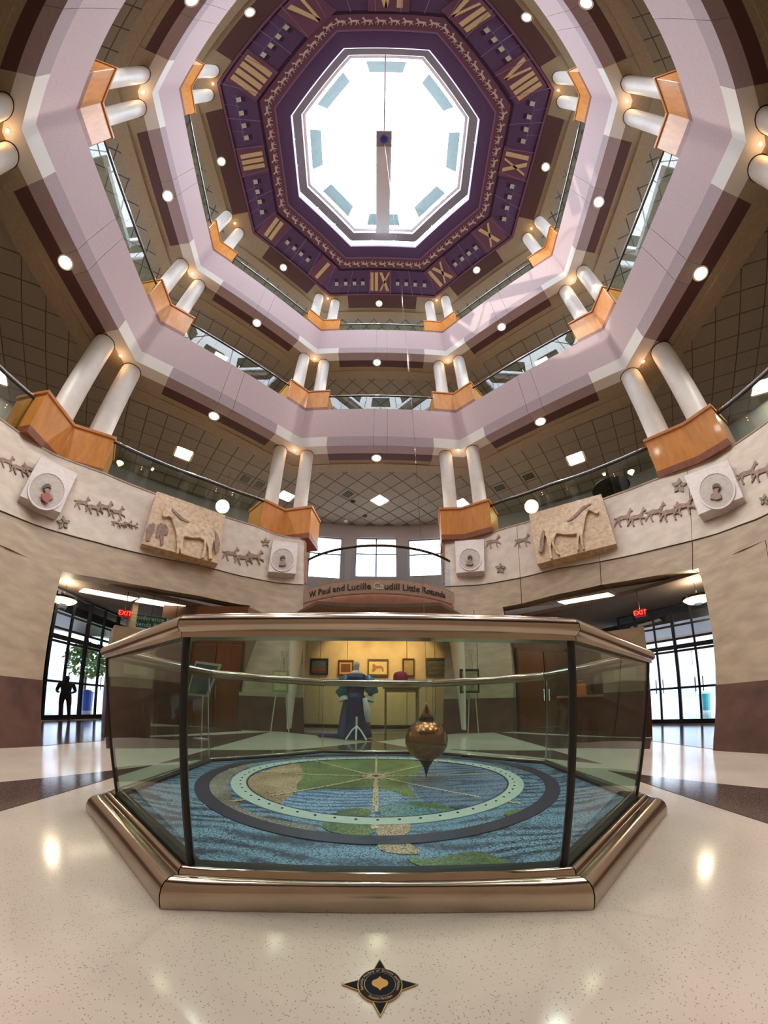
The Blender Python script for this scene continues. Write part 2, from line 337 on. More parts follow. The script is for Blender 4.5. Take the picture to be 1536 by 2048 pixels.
# ================================================================== GALLERY EDGES (mauve concrete bands)
LEV = {'A': (12.86, 13.51, 15.65), 'B': (21.11, 21.71, 24.08)}
def edgepoly(V, k, L0, L1): pass
def dist(a, b): return math.hypot(a[0] - b[0], a[1] - b[1])
def pside(V, s, d, from_end=False):
    a, b = V[s], V[(s + 1) % 8]; L = dist(a, b); t = d / L; return lerp2(b, a, t) if from_end else lerp2(a, b, t)
DEP = {'A': [.98] * 8, 'B': [.95] * 8, 'C': [1.0] * 8}; CLN = 1.38
BAND = {'A': 'lower', 'B': 'upper'}
for LV, (z0, z1, z2) in LEV.items():
    tr = sroot('trim_1' if LV == 'A' else 'trim_2', 'mauve octagonal gallery edge, %s ring' % BAND[LV])
    IN = OCT; O1 = offset(OCT, .5)
    CL = CLN
    for s in range(8):
        a, c = IN[s], IN[(s + 1) % 8]; L = dist(a, c); n = side_n(IN, s)
        # fascia panels: long, narrow, long
        cuts = [0, L * .5 - .34, L * .5 + .34, L]
        for i in range(3):
            g = .006; t0 = (cuts[i] + (g if i else 0)) / L; t1 = (cuts[i + 1] - (g if i < 2 else 0)) / L
            p, q = lerp2(a, c, t0), lerp2(a, c, t1); ti, tj = lerp2(O1[s], O1[(s + 1) % 8], t0), lerp2(O1[s], O1[(s + 1) % 8], t1)
            b = MB(); b.prism([p, ti, tj, q][::-1], z1 + .012, z2); obj('fascia_panel', b, pink, tr)
            if i != 1:
                u0 = (CL / L) if i == 0 else t0; u1 = t1 if i == 0 else 1 - CL / L
                p, q = lerp2(a, c, u0), lerp2(a, c, u1); p2, q2 = (p[0] - n[0] * .035, p[1] - n[1] * .035), (q[0] - n[0] * .035, q[1] - n[1] * .035)
                po, qo = (p[0] + n[0] * .5, p[1] + n[1] * .5), (q[0] + n[0] * .5, q[1] + n[1] * .5)
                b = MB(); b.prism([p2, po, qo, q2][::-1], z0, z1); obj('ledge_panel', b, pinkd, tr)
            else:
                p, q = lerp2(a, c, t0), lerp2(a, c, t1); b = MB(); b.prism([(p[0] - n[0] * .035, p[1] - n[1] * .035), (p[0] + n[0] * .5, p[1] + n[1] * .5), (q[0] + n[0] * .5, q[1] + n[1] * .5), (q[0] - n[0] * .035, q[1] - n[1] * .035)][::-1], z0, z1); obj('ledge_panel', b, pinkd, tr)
    I2 = offset(OCT, -.045)
    for k in range(8):
        s0, s1 = (k - 1) % 8, k; n0, n1 = side_n(IN, s0), side_n(IN, s1); v = IN[k]
        A_ = pside(IN, s0, CL, True); B_ = pside(IN, s1, CL)
        b = MB(); b.prism([(A_[0] - n0[0] * .045, A_[1] - n0[1] * .045), I2[k], (B_[0] - n1[0] * .045, B_[1] - n1[1] * .045), (B_[0] + n1[0] * .49, B_[1] + n1[1] * .49), O1[k], (A_[0] + n0[0] * .49, A_[1] + n0[1] * .49)][::-1], z0 - .004, z1 + .004)
        obj('corner_cap', b, white_cap, tr, bevel=.006)

# ================================================================== SOFFITS AND CEILINGS
RO_ = 18.5
def ringpoly(mb, Vi, Vo, z0, z1):
    n = len(Vi); a = [(p[0], p[1], z0) for p in Vi]; b_ = [(p[0], p[1], z0) for p in Vo]; c = [(p[0], p[1], z1) for p in Vi]; d = [(p[0], p[1], z1) for p in Vo]
    mb.ringloft([a, b_, d, c, a])
def soffit(LV, z0, V, ztop_):
    cl = sroot('ceiling_%d' % {'A': 1, 'B': 2, 'C': 3}[LV], {'A': 'ceiling of the lowest gallery', 'B': 'ceiling of the middle gallery', 'C': 'ceiling of the top gallery'}[LV])
    D = DEP[LV]; Vo = offset(V, D); Vb = offset(V, [d + .30 for d in D]); CL = CLN; Vi = offset(V, .02)
    if LV == 'C': Vi = V
    for s in range(8):
        n = side_n(V, s); a, c = Vi[s], Vi[(s + 1) % 8]; L = dist(a, c); p, q = lerp2(a, c, CL / L), lerp2(a, c, 1 - CL / L); d = D[s]
        b = MB(); b.prism([p, (p[0] + n[0] * d, p[1] + n[1] * d), (q[0] + n[0] * d, q[1] + n[1] * d), q][::-1], z0 + .01, z0 + .15)
        obj('soffit_panel', b, maroon, cl)
    b = MB(); ringpoly(b, offset(V, .48 if LV != 'C' else .05), Vb, z0 + .03, z0 + .3); obj('soffit_ring', b, taupe, cl)
    for k in range(8):     # taupe column heads
        s0, s1 = (k - 1) % 8, k; n0, n1 = side_n(V, s0), side_n(V, s1); A_, B_ = pside(Vi, s0, CL, True), pside(Vi, s1, CL); DH = 1.32
        Vk = offset(V, [DH] * 8)[k]
        b = MB(); b.prism([A_, Vi[k], B_, (B_[0] + n1[0] * DH, B_[1] + n1[1] * DH), Vk, (A_[0] + n0[0] * DH, A_[1] + n0[1] * DH)][::-1], z0 + .005, z0 + .2); obj('column_head', b, taupe, cl)
    # beam step and tiles
    Vc = offset(V, [d + .9 for d in D]); b = MB(); ringpoly(b, Vb, Vc, z0 - .02, z0 + .3); obj('edge_beam', b, taupe, cl)
    tz = z0 + .12; out = [(RO_ * math.cos(i * PI / 16), RO_ * math.sin(i * PI / 16)) for i in range(32)]
    inn = [tuple(np.array(Vc[k]) * 1.0) for k in range(8)]
    # backing deck above the tiles
    b = MB(); b.ringloft([[(p[0] * .98, p[1] * .98, tz + .06) for p in offset(V, [d + .8 for d in D]) for _ in range(1)], [(RO_ * math.cos(math.radians(22.5 + 45 * k)) * 1.09, RO_ * math.sin(math.radians(22.5 + 45 * k)) * 1.09, tz + .06) for k in range(8)]]); obj('ceiling_deck', b, tileg, cl, fix=False)
    S = .90; cand = []; Vq = [np.array(p) for p in Vc]; nn = [side_n(V, s) for s in range(8)]
    for i in range(-30, 31):
        for j in range(-30, 31):
            x = (i - j) * S * .7071; y = (i + j) * S * .7071
            if x * x + y * y > 17.0 ** 2: continue
            if all((np.array([x, y]) - Vq[s]) @ nn[s] < -.45 for s in range(8)): continue
            P = (x, y, tz)
            px, py = proj(P)
            if not (-60 < px < 1600 and -60 < py < 1240): continue
            dd_ = math.dist(P, CC); cand.append((dd_, x, y))
    cand.sort(); return cl, tz, S, cand
tile_me = None
def put_tiles(cl, tz, S, cand, nmax, skip=()):
    global tile_me
    if tile_me is None:
        b = MB(); h = S / 2 - .012; q = S / 2 - .035; R = lambda x, y, z: ((x - y) * .7071, (x + y) * .7071, z)
        b.add([R(-h, -h, .02), R(h, -h, .02), R(h, h, .02), R(-h, h, .02), R(-q, -q, 0), R(q, -q, 0), R(q, q, 0), R(-q, q, 0)], [(4, 5, 6, 7)[::-1], (0, 1, 5, 4)[::-1], (1, 2, 6, 5)[::-1], (2, 3, 7, 6)[::-1], (3, 0, 4, 7)[::-1]])
        tile_me = bpy.data.meshes.new('ceiling_tile'); tile_me.from_pydata(b.v, [], b.f); tile_me.materials.append(tilem)
    k = 0; rest = MB()
    for d, x, y in cand:
        if any((x - a) ** 2 + (y - b_) ** 2 < (S * .5) ** 2 for a, b_ in skip): continue
        if k < nmax:
            o = bpy.data.objects.new('ceiling_tile', tile_me); COL.objects.link(o); o.parent = cl; o.location = (x, y, tz); k += 1
        else:
            q = S / 2 - .03; c_ = .7071; rest.add([((a - b_) * c_ + x, (a + b_) * c_ + y, tz) for a, b_ in ((-q, -q), (-q, q), (q, q), (q, -q))], [(0, 1, 2, 3)])
    if rest.v: o = obj('ceiling_tiles', rest, tilem, cl, fix=False); o['kind'] = 'stuff'
# lamps in the tile ceilings: (px, py, level z) -> snapped to the tile grid
def snap(x, y, S):
    i = round((x + y) / (S * 1.4142)); j = round((y - x) / (S * 1.4142)); return ((i - j) * S * .7071, (i + j) * S * .7071)
TROF = {'A': [(351, 905, 'over the left front gallery'), (1162, 910, 'over the right front gallery'), (749, 1000, 'in front of the curved window wall'), (574, 998, 'behind the centre left column pair'), (929, 1001, 'behind the centre right column pair'), (-2, 745, 'at the left edge of the photo'), (1525, 770, 'at the right edge of the photo')],
        'B': [(437, 714, 'over the middle gallery, left'), (1075, 724, 'over the middle gallery, right')]}
VENT = [(683, 991, 'beside the middle lamp'), (475, 962, 'left front gallery, larger'), (505, 972, 'left front gallery, nearer the columns'), (1068, 946, 'right front gallery, larger'), (1003, 972, 'right front gallery, nearer the columns')]
for LV, z0, V in (('A', 12.86, OCT), ('B', 21.11, OCT)):
    cl, tz, S, cand = soffit(LV, z0, V, 0); skip = []
    for x, y, wh in TROF[LV]:
        p = atz(x, y, tz); q = snap(p[0], p[1], S); skip.append(q)
        t = thing('ceiling_light', 'square fluorescent ceiling light %s' % wh, 'light', (q[0], q[1], tz), 'square lights in the tile ceilings')
        b = MB(); h = S / 2 - .02; b.box((q[0], q[1], tz + .05), (2 * h, 2 * h, .06), PI / 4); obj('housing', b, whitep, t)
        b = MB(); b.box((q[0], q[1], tz + .012), (2 * h - .08, 2 * h - .08, .014), PI / 4); obj('diffuser', b, lampm, t)
    if LV == 'A':
        for x, y, wh in VENT:
            p = atz(x, y, tz); q = snap(p[0], p[1], S)
            if q in skip: continue
            skip.append(q); t = thing('ceiling_vent', 'dark square air vent, %s' % wh, 'vent', (q[0], q[1], tz), 'air vents in the tile ceiling')
            b = MB(); b.box((q[0], q[1], tz + .03), (.84, .84, .04), PI / 4); obj('frame', b, tilem, t)
            for i in range(4): b = MB(); b.box((q[0] + (i - 1.5) * .13 * .7071, q[1] + (i - 1.5) * .13 * .7071, tz - .005), (.05, .6, .03), PI / 4); obj('slat', b, darkmetal, t)
        for x, y, l, c_, m_ in ((706, 1003, 'small black dome camera in the grey tile ceiling', 'camera', black), (730, 1032, 'dark red square fitting in the grey tile ceiling', 'detector', maroon), (692, 1042, 'small white round smoke detector in the grey tile ceiling', 'detector', whitep)):
            p = atz(x, y, tz); b = MB(); b.lathe([(.04, -.1), (.13, -.05), (.16, 0), (.16, .02)], (p[0], p[1], tz), 16); tag(obj('dome_camera' if c_ == 'camera' else 'smoke_detector', b, m_, smooth=True), l, c_)
    put_tiles(cl, tz, S, cand, 290, skip)
# ================================================================== TOP: clock ceiling ring
ZC = 30.0
K = 1.38
def symfix(P): 
    return P
c2, c3, c4, c7 = [atz(x, y, ZC) for x, y in ((659, 593), (506, 467), (437, 163), (1112, 182))]
xr = (abs(c4[0]) + abs(c7[0])) / 2; yr = (c4[1] + c7[1]) / 2
CLK = sym([(abs(c2[0]), c2[1]), (abs(c3[0]), c3[1]), (xr, yr), (3.4, yr - 4.9)])
s_ = [atz(x, y, ZC) for x, y in ((699.5, 493.4), (829, 495), (594, 393.6), (934, 399), (579, 231.7), (957, 239), (684.4, 97), (856.7, 99))]
SKY = sym([((abs(s_[0][0]) + abs(s_[1][0])) / 2, (s_[0][1] + s_[1][1]) / 2), ((abs(s_[2][0]) + abs(s_[3][0])) / 2, (s_[2][1] + s_[3][1]) / 2), ((abs(s_[4][0]) + abs(s_[5][0])) / 2, (s_[4][1] + s_[5][1]) / 2), ((abs(s_[6][0]) + abs(s_[7][0])) / 2, (s_[6][1] + s_[7][1]) / 2)])
SKY = [(p[0] + .0, p[1]) for p in SKY]
def mixp(t): return [lerp2(SKY[k], CLK[k], t) for k in range(8)]
cl3, tz3, S3, cand3 = soffit('C', ZC, CLK, 0)
put_tiles(cl3, tz3, S3, cand3, 60)
ck = sroot('ceiling_4', 'painted octagonal clock ceiling around the skylight')
b = MB(); ringpoly(b, SKY, mixp(.25), ZC - .02, ZC + .25); obj('inner_border', b, purple, ck)
b = MB(); ringpoly(b, mixp(.22), mixp(.42), ZC - .05, ZC + .2); obj('horse_band', b, plum, ck)
b = MB(); ringpoly(b, mixp(.205), mixp(.225), ZC - .08, ZC); obj('band_rail', b, lilac, ck)
b = MB(); ringpoly(b, mixp(.42), mixp(.98), ZC + .02, ZC + .3); obj('dial_ground', b, purpled, ck)
b = MB(); ringpoly(b, mixp(.955), mixp(.99), ZC - .05, ZC + .2); obj('outer_rail', b, plum, ck)
b = MB(); ringpoly(b, mixp(.47), mixp(.93), ZC + .0, ZC + .1); obj('dial_inner', b, purple, ck)
# horses around the band : a small running horse with a rider
RUNNER = [(-1.0, .36), (-.8, .3), (-.62, .38), (-.35, .43), (0, .37), (.25, .43), (.4, .62), (.52, .86), (.6, 1.0), (.67, .87), (.88, .66), (.83, .56), (.66, .6), (.57, .42), (.5, .2), (.62, .04), (.88, -.04), (.94, -.28), (.86, -.3), (.76, -.12), (.5, -.1), (.38, .0), (.42, -.3), (.54, -.6), (.42, -.63), (.28, -.3), (.2, .03), (-.2, .0), (-.36, .02), (-.44, -.25), (-.28, -.6), (-.4, -.65), (-.6, -.28), (-.6, .0), (-.76, -.18), (-.96, -.5), (-1.06, -.46), (-.92, -.1), (-.78, .14), (-.86, .2), (-1.04, .22)]
b = MB(); b.prism(RUNNER[::-1], 0, .02 / .13); run_me = bpy.data.meshes.new('horse'); run_me.from_pydata(b.v, [], b.f); run_me.materials.append(goldp)
bmx = bmesh.new(); bmx.from_mesh(run_me); bmesh.ops.recalc_face_normals(bmx, faces=bmx.faces); bmesh.ops.triangulate(bmx, faces=bmx.faces); bmx.to_mesh(run_me); bmx.free()
ckt = thing('horse_frieze', 'row of small gold galloping horses round the purple skylight border', 'frieze', (0, 0, ZC))
M45 = mixp(.32)
for s in range(8):
    a, c = M45[s], M45[(s + 1) % 8]; n = side_n(M45, s); L = dist(a, c); N_ = max(5, int(round(L / .62)))
    for i in range(N_):
        p = lerp2(a, c, (i + .5) / N_); px, py = proj((p[0], p[1], ZC))
        if not (-30 < py < 2000): continue
        o = bpy.data.objects.new('horse', run_me); COL.objects.link(o); o.parent = ckt
        up = np.array([n[0], n[1], 0]); nr = np.array([0, 0, -1.]); rt = np.cross(up, nr)
        o.matrix_local = Matrix.Translation((0, 0, -ZC)) @ basis(rt * -.27, up * .27, nr * .18, (p[0], p[1], ZC - .052)); o.matrix_parent_inverse = Matrix()
# numerals
NUM = [('XII', 760, 562), ('I', 641, 545), ('II', 546, 460), ('III', 493, 324), ('IIII', 502, 150), ('V', 598, 12), ('VI', 778, -12), ('VII', 941, 22), ('VIII', 1046, 155), ('IX', 1041, 330), ('X', 975, 465), ('XI', 880, 547)]
WORDN = {'XII': 'at the bottom of the dial', 'I': 'left of the XII', 'II': 'second from the XII on the left', 'III': 'at the left of the dial', 'IIII': 'at the upper left of the dial', 'V': 'at the top left edge of the photo', 'VI': 'at the top edge of the photo', 'VII': 'at the top right of the dial', 'VIII': 'at the upper right of the dial', 'IX': 'at the right of the dial', 'X': 'second from the XII on the right', 'XI': 'right of the XII'}
def glyphs(txt):
    B = []; x = 0; H = 1.0; w_ = .19
    for ch in txt:
        if ch == 'I': B.append([(x, 0), (x + w_, 0), (x + w_, H), (x, H)]); x += .27
        elif ch == 'V': B.append([(x, H), (x + w_, H), (x + .40, 0), (x + .28, 0)]); B.append([(x + .50, H), (x + .60, H), (x + .40, 0), (x + .30, 0)]); x += .68
        else: B.append([(x, H), (x + w_, H), (x + .62, 0), (x + .45, 0)]); B.append([(x + .50, H), (x + .60, H), (x + .10, 0), (x, 0)]); x += .70
    return B, x - .08
hour = {}
for idx, (txt, px, py) in enumerate(NUM):
    p = atz(px, py, ZC); az = azz(p)
    s = max(range(8), key=lambda s_i: (lambda n: (p[0] * n[0] + p[1] * n[1]) - (np.array(SKY[s_i]) @ n) * 1.75)(side_n(CLK, s_i)))
    n = side_n(CLK, s); up = np.array([n[0], n[1], 0.]); nr = np.array([0, 0, -1.]); rt = np.cross(up, nr)
    ci, co = mixp(.455), mixp(.93); d_in = np.array(ci[s]) @ n; d_out = np.array(co[s]) @ n; h = d_out - d_in; wd = h * (.98 if txt not in ('I', 'VIII', 'II') else (.72 if txt == 'I' else (.85 if txt == 'II' else 1.12)))
    mid = np.array(p[:2]); mid = mid + n * ((d_in + d_out) / 2 - mid @ n); hour[idx] = (mid, s)
    t = thing('clock_numeral', 'clock plaque with the gold Roman numeral %s %s' % (txt, WORDN[txt]), 'numeral', (mid[0], mid[1], ZC), 'hour plaques of the ceiling clock')
    b = MB(); b.box((mid[0], mid[1], ZC - .07), (wd, h, .05), ax=(rt, up, -nr)); obj('plaque', b, plum, t, bevel=.01)
    G, gw = glyphs(txt); sc = h * .80; sx = min(sc * .95, wd * .84 / gw)
    for g in G:
        P = [np.array([mid[0], mid[1], ZC - .095]) + rt * ((gx - gw / 2) * sx) + up * ((gy - .5) * sc) for gx, gy in g]
        b = MB(); b.slab(P, nr, .025); obj('stroke', b, gold, t)
# minute squares and little rails between the plaques
for i in range(12):
    (a, sa), (c, sc_) = hour[i], hour[(i + 1) % 12]
    t = thing('minute_marker', 'four pale minute squares between the numerals %s and %s of the ceiling clock' % (NUM[i][0], NUM[(i + 1) % 12][0]), 'marker', (float((a[0] + c[0]) / 2), float((a[1] + c[1]) / 2), ZC), 'minute squares of the ceiling clock')
    ring = mixp(.72); r_in, r_out = mixp(.45), mixp(.96)
    a0, a1 = math.atan2(a[1], a[0]), math.atan2(c[1], c[0]); da = (a1 - a0 + PI) % (2 * PI) - PI
    def hit(th, V):
        d = np.array([math.cos(th), math.sin(th)]); best = None
        for s in range(8):
            n = side_n(V, s); q = (np.array(V[s]) @ n) / (d @ n) if d @ n > 1e-6 else 1e9
            if best is None or q < best[0]: best = (q, s)
        return d * best[0], best[1]
    for j in range(4):
        th = a0 + da * (.29 + .14 * j); p, s = hit(th, ring); n = side_n(ring, s); up = np.array([n[0], n[1], 0.]); nr = np.array([0, 0, -1.]); rt = np.cross(up, nr)
        b = MB(); b.box((p[0], p[1], ZC - .16), (.24, .24, .05), ax=(rt, up, -nr)); obj('square', b, goldp, t)
        b = MB(); q = p - n * .2; b.box((q[0], q[1], ZC - .06), (.26, .22, .03), ax=(rt, up, -nr)); obj('painted_shadow', b, purpled, t)  # dark plate stands in for the shadow of the square
    for f_, wd_ in ((.17, .03), (.36, .02), (.50, .035), (.64, .02), (.83, .03)):
        th = a0 + da * f_; p, s = hit(th, r_out); q, _ = hit(th, ring if wd_ == .02 else r_in); b = MB(); b.tube([(p[0], p[1], ZC - .12), (q[0], q[1], ZC - .12)], wd_ / 2, 6); obj('rail', b, lilac, t)
    P = [hit(a0 + da * (.25 + .5 * j / 6), ring)[0] for j in range(7)]; b = MB(); b.tube([(p[0] * 1.02, p[1] * 1.02, ZC - .13) for p in P], .014, 6); obj('arc_rail', b, lilac, t)
# ================================================================== SKYLIGHT WELL
sk = sroot('window_1', 'octagonal skylight with white well, mauve ring beam and glass clerestory')
b = MB(); V1 = offset(SKY, .35)
b.ringloft([[(p[0], p[1], ZC - .02) for p in SKY], [(p[0], p[1], ZC + .7) for p in offset(SKY, .02)]]); obj('well_lip', b, whitep, sk)
zR = ZC + 2.8
RB0, RB1 = offset(SKY, -.15), offset(SKY, .4)
b = MB(); ringpoly(b, RB0, RB1, zR, zR + .7); obj('ring_beam', b, skyring, sk)
for s in range(8):      # clerestory panes between lip and ring beam
    a, c = V1[s], V1[(s + 1) % 8]; n = side_n(V1, s)
    for i in range(3):
        p, q = lerp2(a, c, (i + .04) / 3), lerp2(a, c, (i + .96) / 3); b = MB(); b.slab([(p[0], p[1], ZC + .75), (q[0], q[1], ZC + .75), (q[0], q[1], zR - .05), (p[0], p[1], zR - .05)], (n[0], n[1], 0), .01); obj('pane', b, wglass, sk)
    for i in range(4):
        p = lerp2(a, c, i / 3); b = MB(); b.tube([(p[0], p[1], ZC + .6), (p[0], p[1], zR + .05)], .04, 6); obj('mullion', b, whitep, sk)
zT = zR + 2.0; TOPV = offset(SKY, -.5)
b = MB(); ringpoly(b, offset(SKY, -.3), offset(SKY, .2), zR + .7, zR + .85); obj('roof_curb', b, whitep, sk)
for s in range(8):
    a, c = offset(SKY, -.45)[s], offset(SKY, -.45)[(s + 1) % 8]; a2, c2_ = offset(SKY, -1.05)[s], offset(SKY, -1.05)[(s + 1) % 8]
    p, q, r_, t_ = lerp2(a, c, .2), lerp2(a, c, .8), lerp2(a2, c2_, .8), lerp2(a2, c2_, .2)
    b = MB(); b.slab([(p[0], p[1], zR + 1.0), (q[0], q[1], zR + 1.0), (r_[0], r_[1], zR + 1.9), (t_[0], t_[1], zR + 1.9)], (0, 0, 1), .012); obj('tinted_pane', b, tealp, sk)
    b = MB(); b.tube([(a[0], a[1], zR + .8), (TOPV[s][0] * .8, TOPV[s][1] * .8, zR + 2.6), (0, .25, zR + 4.4)], .05, 6); obj('rafter', b, whitep, sk)
# pivot housing on its beam
pv = atz(768, 278, ZC + 1.6)
t = thing('pendulum_mount', 'white box beam crossing the skylight with the dark round pendulum mount at its end', 'mount', tuple(pv))
b = MB(); b.box((pv[0], pv[1], pv[2] + .35), (.9, .9, .7)); obj('housing', b, skyring, t, bevel=.02)
b = MB(); b.lathe([(.24, -.1), (.27, -.02), (.24, .0), (.02, .06)], tuple(pv), 24); obj('bearing', b, mat('bearing_blue', (40, 42, 110), .4), t, smooth=True)
b = MB(); b.box((pv[0] - .42, pv[1] + 3.1, pv[2] + .45), (.08, 5.6, .4)); b.box((pv[0] + .42, pv[1] + 3.1, pv[2] + .45), (.08, 5.6, .4)); b.box((pv[0], pv[1] + 3.1, pv[2] + .6), (.8, 5.6, .08)); obj('beam', b, whitep, t)
b = MB(); b.tube([(pv[0], pv[1] - .4, pv[2] + .6), (pv[0], -4.9, pv[2] + .65)], .045, 6); obj('tie_rod', b, skyring, t)
# roof deck around the well so that daylight only enters through glass
b = MB(); b.ringloft([[(p[0], p[1], ZC + .65) for p in offset(SKY, .02)], [(24 * math.cos(math.radians(22.5 + 45 * k)), 24 * math.sin(math.radians(22.5 + 45 * k)), ZC + .65) for k in range(8)]]); struct('ceiling_5', b, mat('roof_membrane', (46, 44, 46), .9, noise=(3, .2)), label='roof deck around the skylight', fix=False)

# ================================================================== COLUMNS, CORNER PLANTERS AND RAILINGS
def plan_shift(p, d): r = math.hypot(*p); return (p[0] * (r + d) / r, p[1] * (r + d) / r)
COLP = {3: [(-9.9, 2.4), (-9.63, 3.78)], 2: [(-4.88, 9.21), (-3.63, 9.65)], 1: [(3.23, 9.58), (4.47, 9.08)], 0: [(9.58, 3.67), (10.04, 2.32)]}
def colpos(LV, k, i):
    if LV == 'A' and k in COLP: return plan_shift(COLP[k][i], .12)
    V = np.array(OCT[k]); r = np.linalg.norm(V); u = V / r; t = np.array([-u[1], u[0]]); dr = {'A': .5, 'B': .45, 'C': .5}[LV]
    sg = (-1 if i else 1) * (1 if k in (1, 2) else (1 if k == 3 else -1))
    if k in (4, 7): sg = (1 if k == 7 else -1) * (1 if i == 0 else -1) * (1 if k == 7 else 1); sg = (-1 if i == 0 else 1) if k == 4 else (1 if i == 0 else -1); sg = -sg if k == 4 else -sg
    if k in (3, 0): sg = 1 if i == 0 else -1
    return tuple(u * (r + dr) + t * (.64 * sg))
GAL = {'A': 'lowest gallery', 'B': 'middle gallery', 'C': 'top gallery'}
ZB = {'A': (7.22, 12.87), 'B': (15.65, 21.12), 'C': (24.08, ZC + .01)}
BH = {'A': 1.45, 'B': 1.62, 'C': 1.55}
BOXA = {2: [(517, 1064), (563, 1083), (617, 1077)], 3: [(52, 865), (113, 928), (200, 952)], 1: [(884, 1081), (928, 1080), (985, 1065)], 0: [(1318, 958), (1401, 927), (1461, 892)]}
for LV in 'ABC':
    zb, zt = ZB[LV]; bh = BH[LV]
    for k in (0, 1, 2, 3, 4, 7):
        if LV == 'A' and k in BOXA: PL, PV, PR = [np.array(atz(*q, 7.2)[:2]) for q in BOXA[k]]
        else:
            V = offset(OCT, .03); PV = np.array(V[k]); AL = 1.16; PL = PV + nrmz(np.array(V[(k + 1) % 8]) - PV) * AL; PR = PV + nrmz(np.array(V[(k - 1) % 8]) - PV) * AL
        def fp(o, e, PL=PL, PV=PV, PR=PR, D=1.15):
            dl, dr = nrmz(PL - PV), nrmz(PR - PV); nl = np.array([dl[1], -dl[0]]); nl = nl if nl @ PV > 0 else -nl; nr_ = np.array([dr[1], -dr[0]]); nr_ = nr_ if nr_ @ PV > 0 else -nr_
            def vx(d): A2 = np.array([nl, nr_]); return tuple(np.linalg.solve(A2, np.array([nl @ PV + d, nr_ @ PV + d])))
            Q = [tuple(PR + dr * e - nr_ * o), vx(-o), tuple(PL + dl * e - nl * o), tuple(PL + dl * e + nl * (D + e)), vx(D + e), tuple(PR + dr * e + nr_ * (D + e))]
            return Q if sum(Q[i - 1][0] * Q[i][1] - Q[i][0] * Q[i - 1][1] for i in range(6)) > 0 else Q[::-1]
        skipA = LV == 'A' and k in (4, 7)
        if not skipA:
            t = thing('corner_planter', 'maple veneer corner box with cherry base, %s corner of the %s' % (CORN[k], GAL[LV]), 'planter box', (PV[0], PV[1], zb), 'maple corner boxes under the column pairs')
            b = MB(); b.prism(fp(.0, .0), zb, zb + bh); obj('body', b, wood, t, bevel=.01)
            b = MB(); b.prism(fp(.04, .04), zb + bh, zb + bh + .11); obj('cap', b, woodcap, t, bevel=.01)
            b = MB(); b.prism(fp(.03, .02), zb - .001, zb + .24); obj('base_trim', b, woodbase, t, bevel=.005)
        for i in (0, 1):
            p = colpos(LV, k, i); r = (.39 if k in (0, 3, 4, 7) else .32) if LV == 'A' else .35
            wh = ('upper' if (k in (4, 7)) == (i == 0) else 'lower') if k in (4, 7) else (('left' if i == 0 else 'right'))
            t = thing('column', 'round white column, %s one of the pair at the %s corner, %s' % (wh, CORN[k], GAL[LV]), 'column', (p[0], p[1], zb), 'round white columns in pairs')
            b = MB(); b.lathe([(r * 1.03, zb + .02), (r, zb + .4), (r * .99, zt - .35), (r * .97, zt - .03)], (p[0], p[1], 0), 36); obj('shaft', b, colw, t, smooth=True, angle=50)
            b = MB(); b.lathe([(r * 1.0, zt - .03), (r * 1.03, zt - .02), (r * 1.03, zt)], (p[0], p[1], 0), 36); obj('reveal_ring', b, bronzed, t, smooth=True, angle=50)
        # little spot between the columns
        a, c = colpos(LV, k, 0), colpos(LV, k, 1); m_ = ((a[0] + c[0]) / 2 * .985, (a[1] + c[1]) / 2 * .985)
        t = thing('spotlight', 'tiny warm spotlight between the columns at the %s corner, %s' % (CORN[k], GAL[LV]), 'light', (m_[0], m_[1], zt), 'tiny warm spotlights between the columns')
        b = MB(); b.lathe([(.06, -.03), (.08, -.03), (.08, .01)], (m_[0], m_[1], zt), 16, cap=False); obj('trim_ring', b, whitep, t)
        b = MB(); b.lathe([(.055, -.02), (.055, -.015)], (m_[0], m_[1], zt), 16); obj('lens', b, spotm, t)
        ld = bpy.data.lights.new('spot', 'POINT'); ld.energy = 2.6; ld.color = (1, .6, .3); ld.shadow_soft_size = .06; lo = bpy.data.objects.new('spot_bulb', ld); COL.objects.link(lo); lo.parent = t; lo.location = (0, 0, -.3)
    # railings
    for s in range(8):
        if s in (4, 5, 6): continue
        if LV == 'A' and s == 1: continue
        RH = {'A': 1.35, 'B': 1.33, 'C': 1.1}[LV]; V = offset(OCT, .14) if LV != 'A' else [tuple(np.array(wpt(azz(p), ZT)[:2]) * 1.02) for p in OCT]
        zb_ = zb if LV != 'A' else ZT + .05
        p, q = pside(V, s, 1.22), pside(V, s, 1.22, True); n = side_n(V, s)
        if LV == 'A':
            def bulge(t_): 
                x = lerp2(p, q, t_); w_ = wpt(azz(x), ZT); return (w_[0] * 1.015, w_[1] * 1.015)
        else: bulge = lambda t_: lerp2(p, q, t_)
        if LV == 'A':
            if s in BOXA: p = tuple(np.array(atz(*BOXA[s][0], 7.2)[:2]) * 1.02)
            if (s + 1) % 8 in BOXA: q = tuple(np.array(atz(*BOXA[(s + 1) % 8][2], 7.2)[:2]) * 1.02)
        t = thing('glass_railing', 'glass railing with dark steel handrail, %s side of the %s' % (SIDEN[s], GAL[LV]), 'railing', (p[0], p[1], zb_), 'glass gallery railings')
        NP = 4
        for i in range(NP):
            A_, B_ = bulge((i + .004) / NP), bulge((i + .996) / NP)
            b = MB(); b.slab([(A_[0], A_[1], zb_), (B_[0], B_[1], zb_), (B_[0], B_[1], zb_ + RH - .04), (A_[0], A_[1], zb_ + RH - .04)], (n[0], n[1], 0), .012); obj('glass_panel', b, rglass, t)
        b = MB(); b.tube([(*bulge(j / 12), zb_ + RH) for j in range(13)], .04, 10); obj('handrail', b, steel, t, smooth=True)
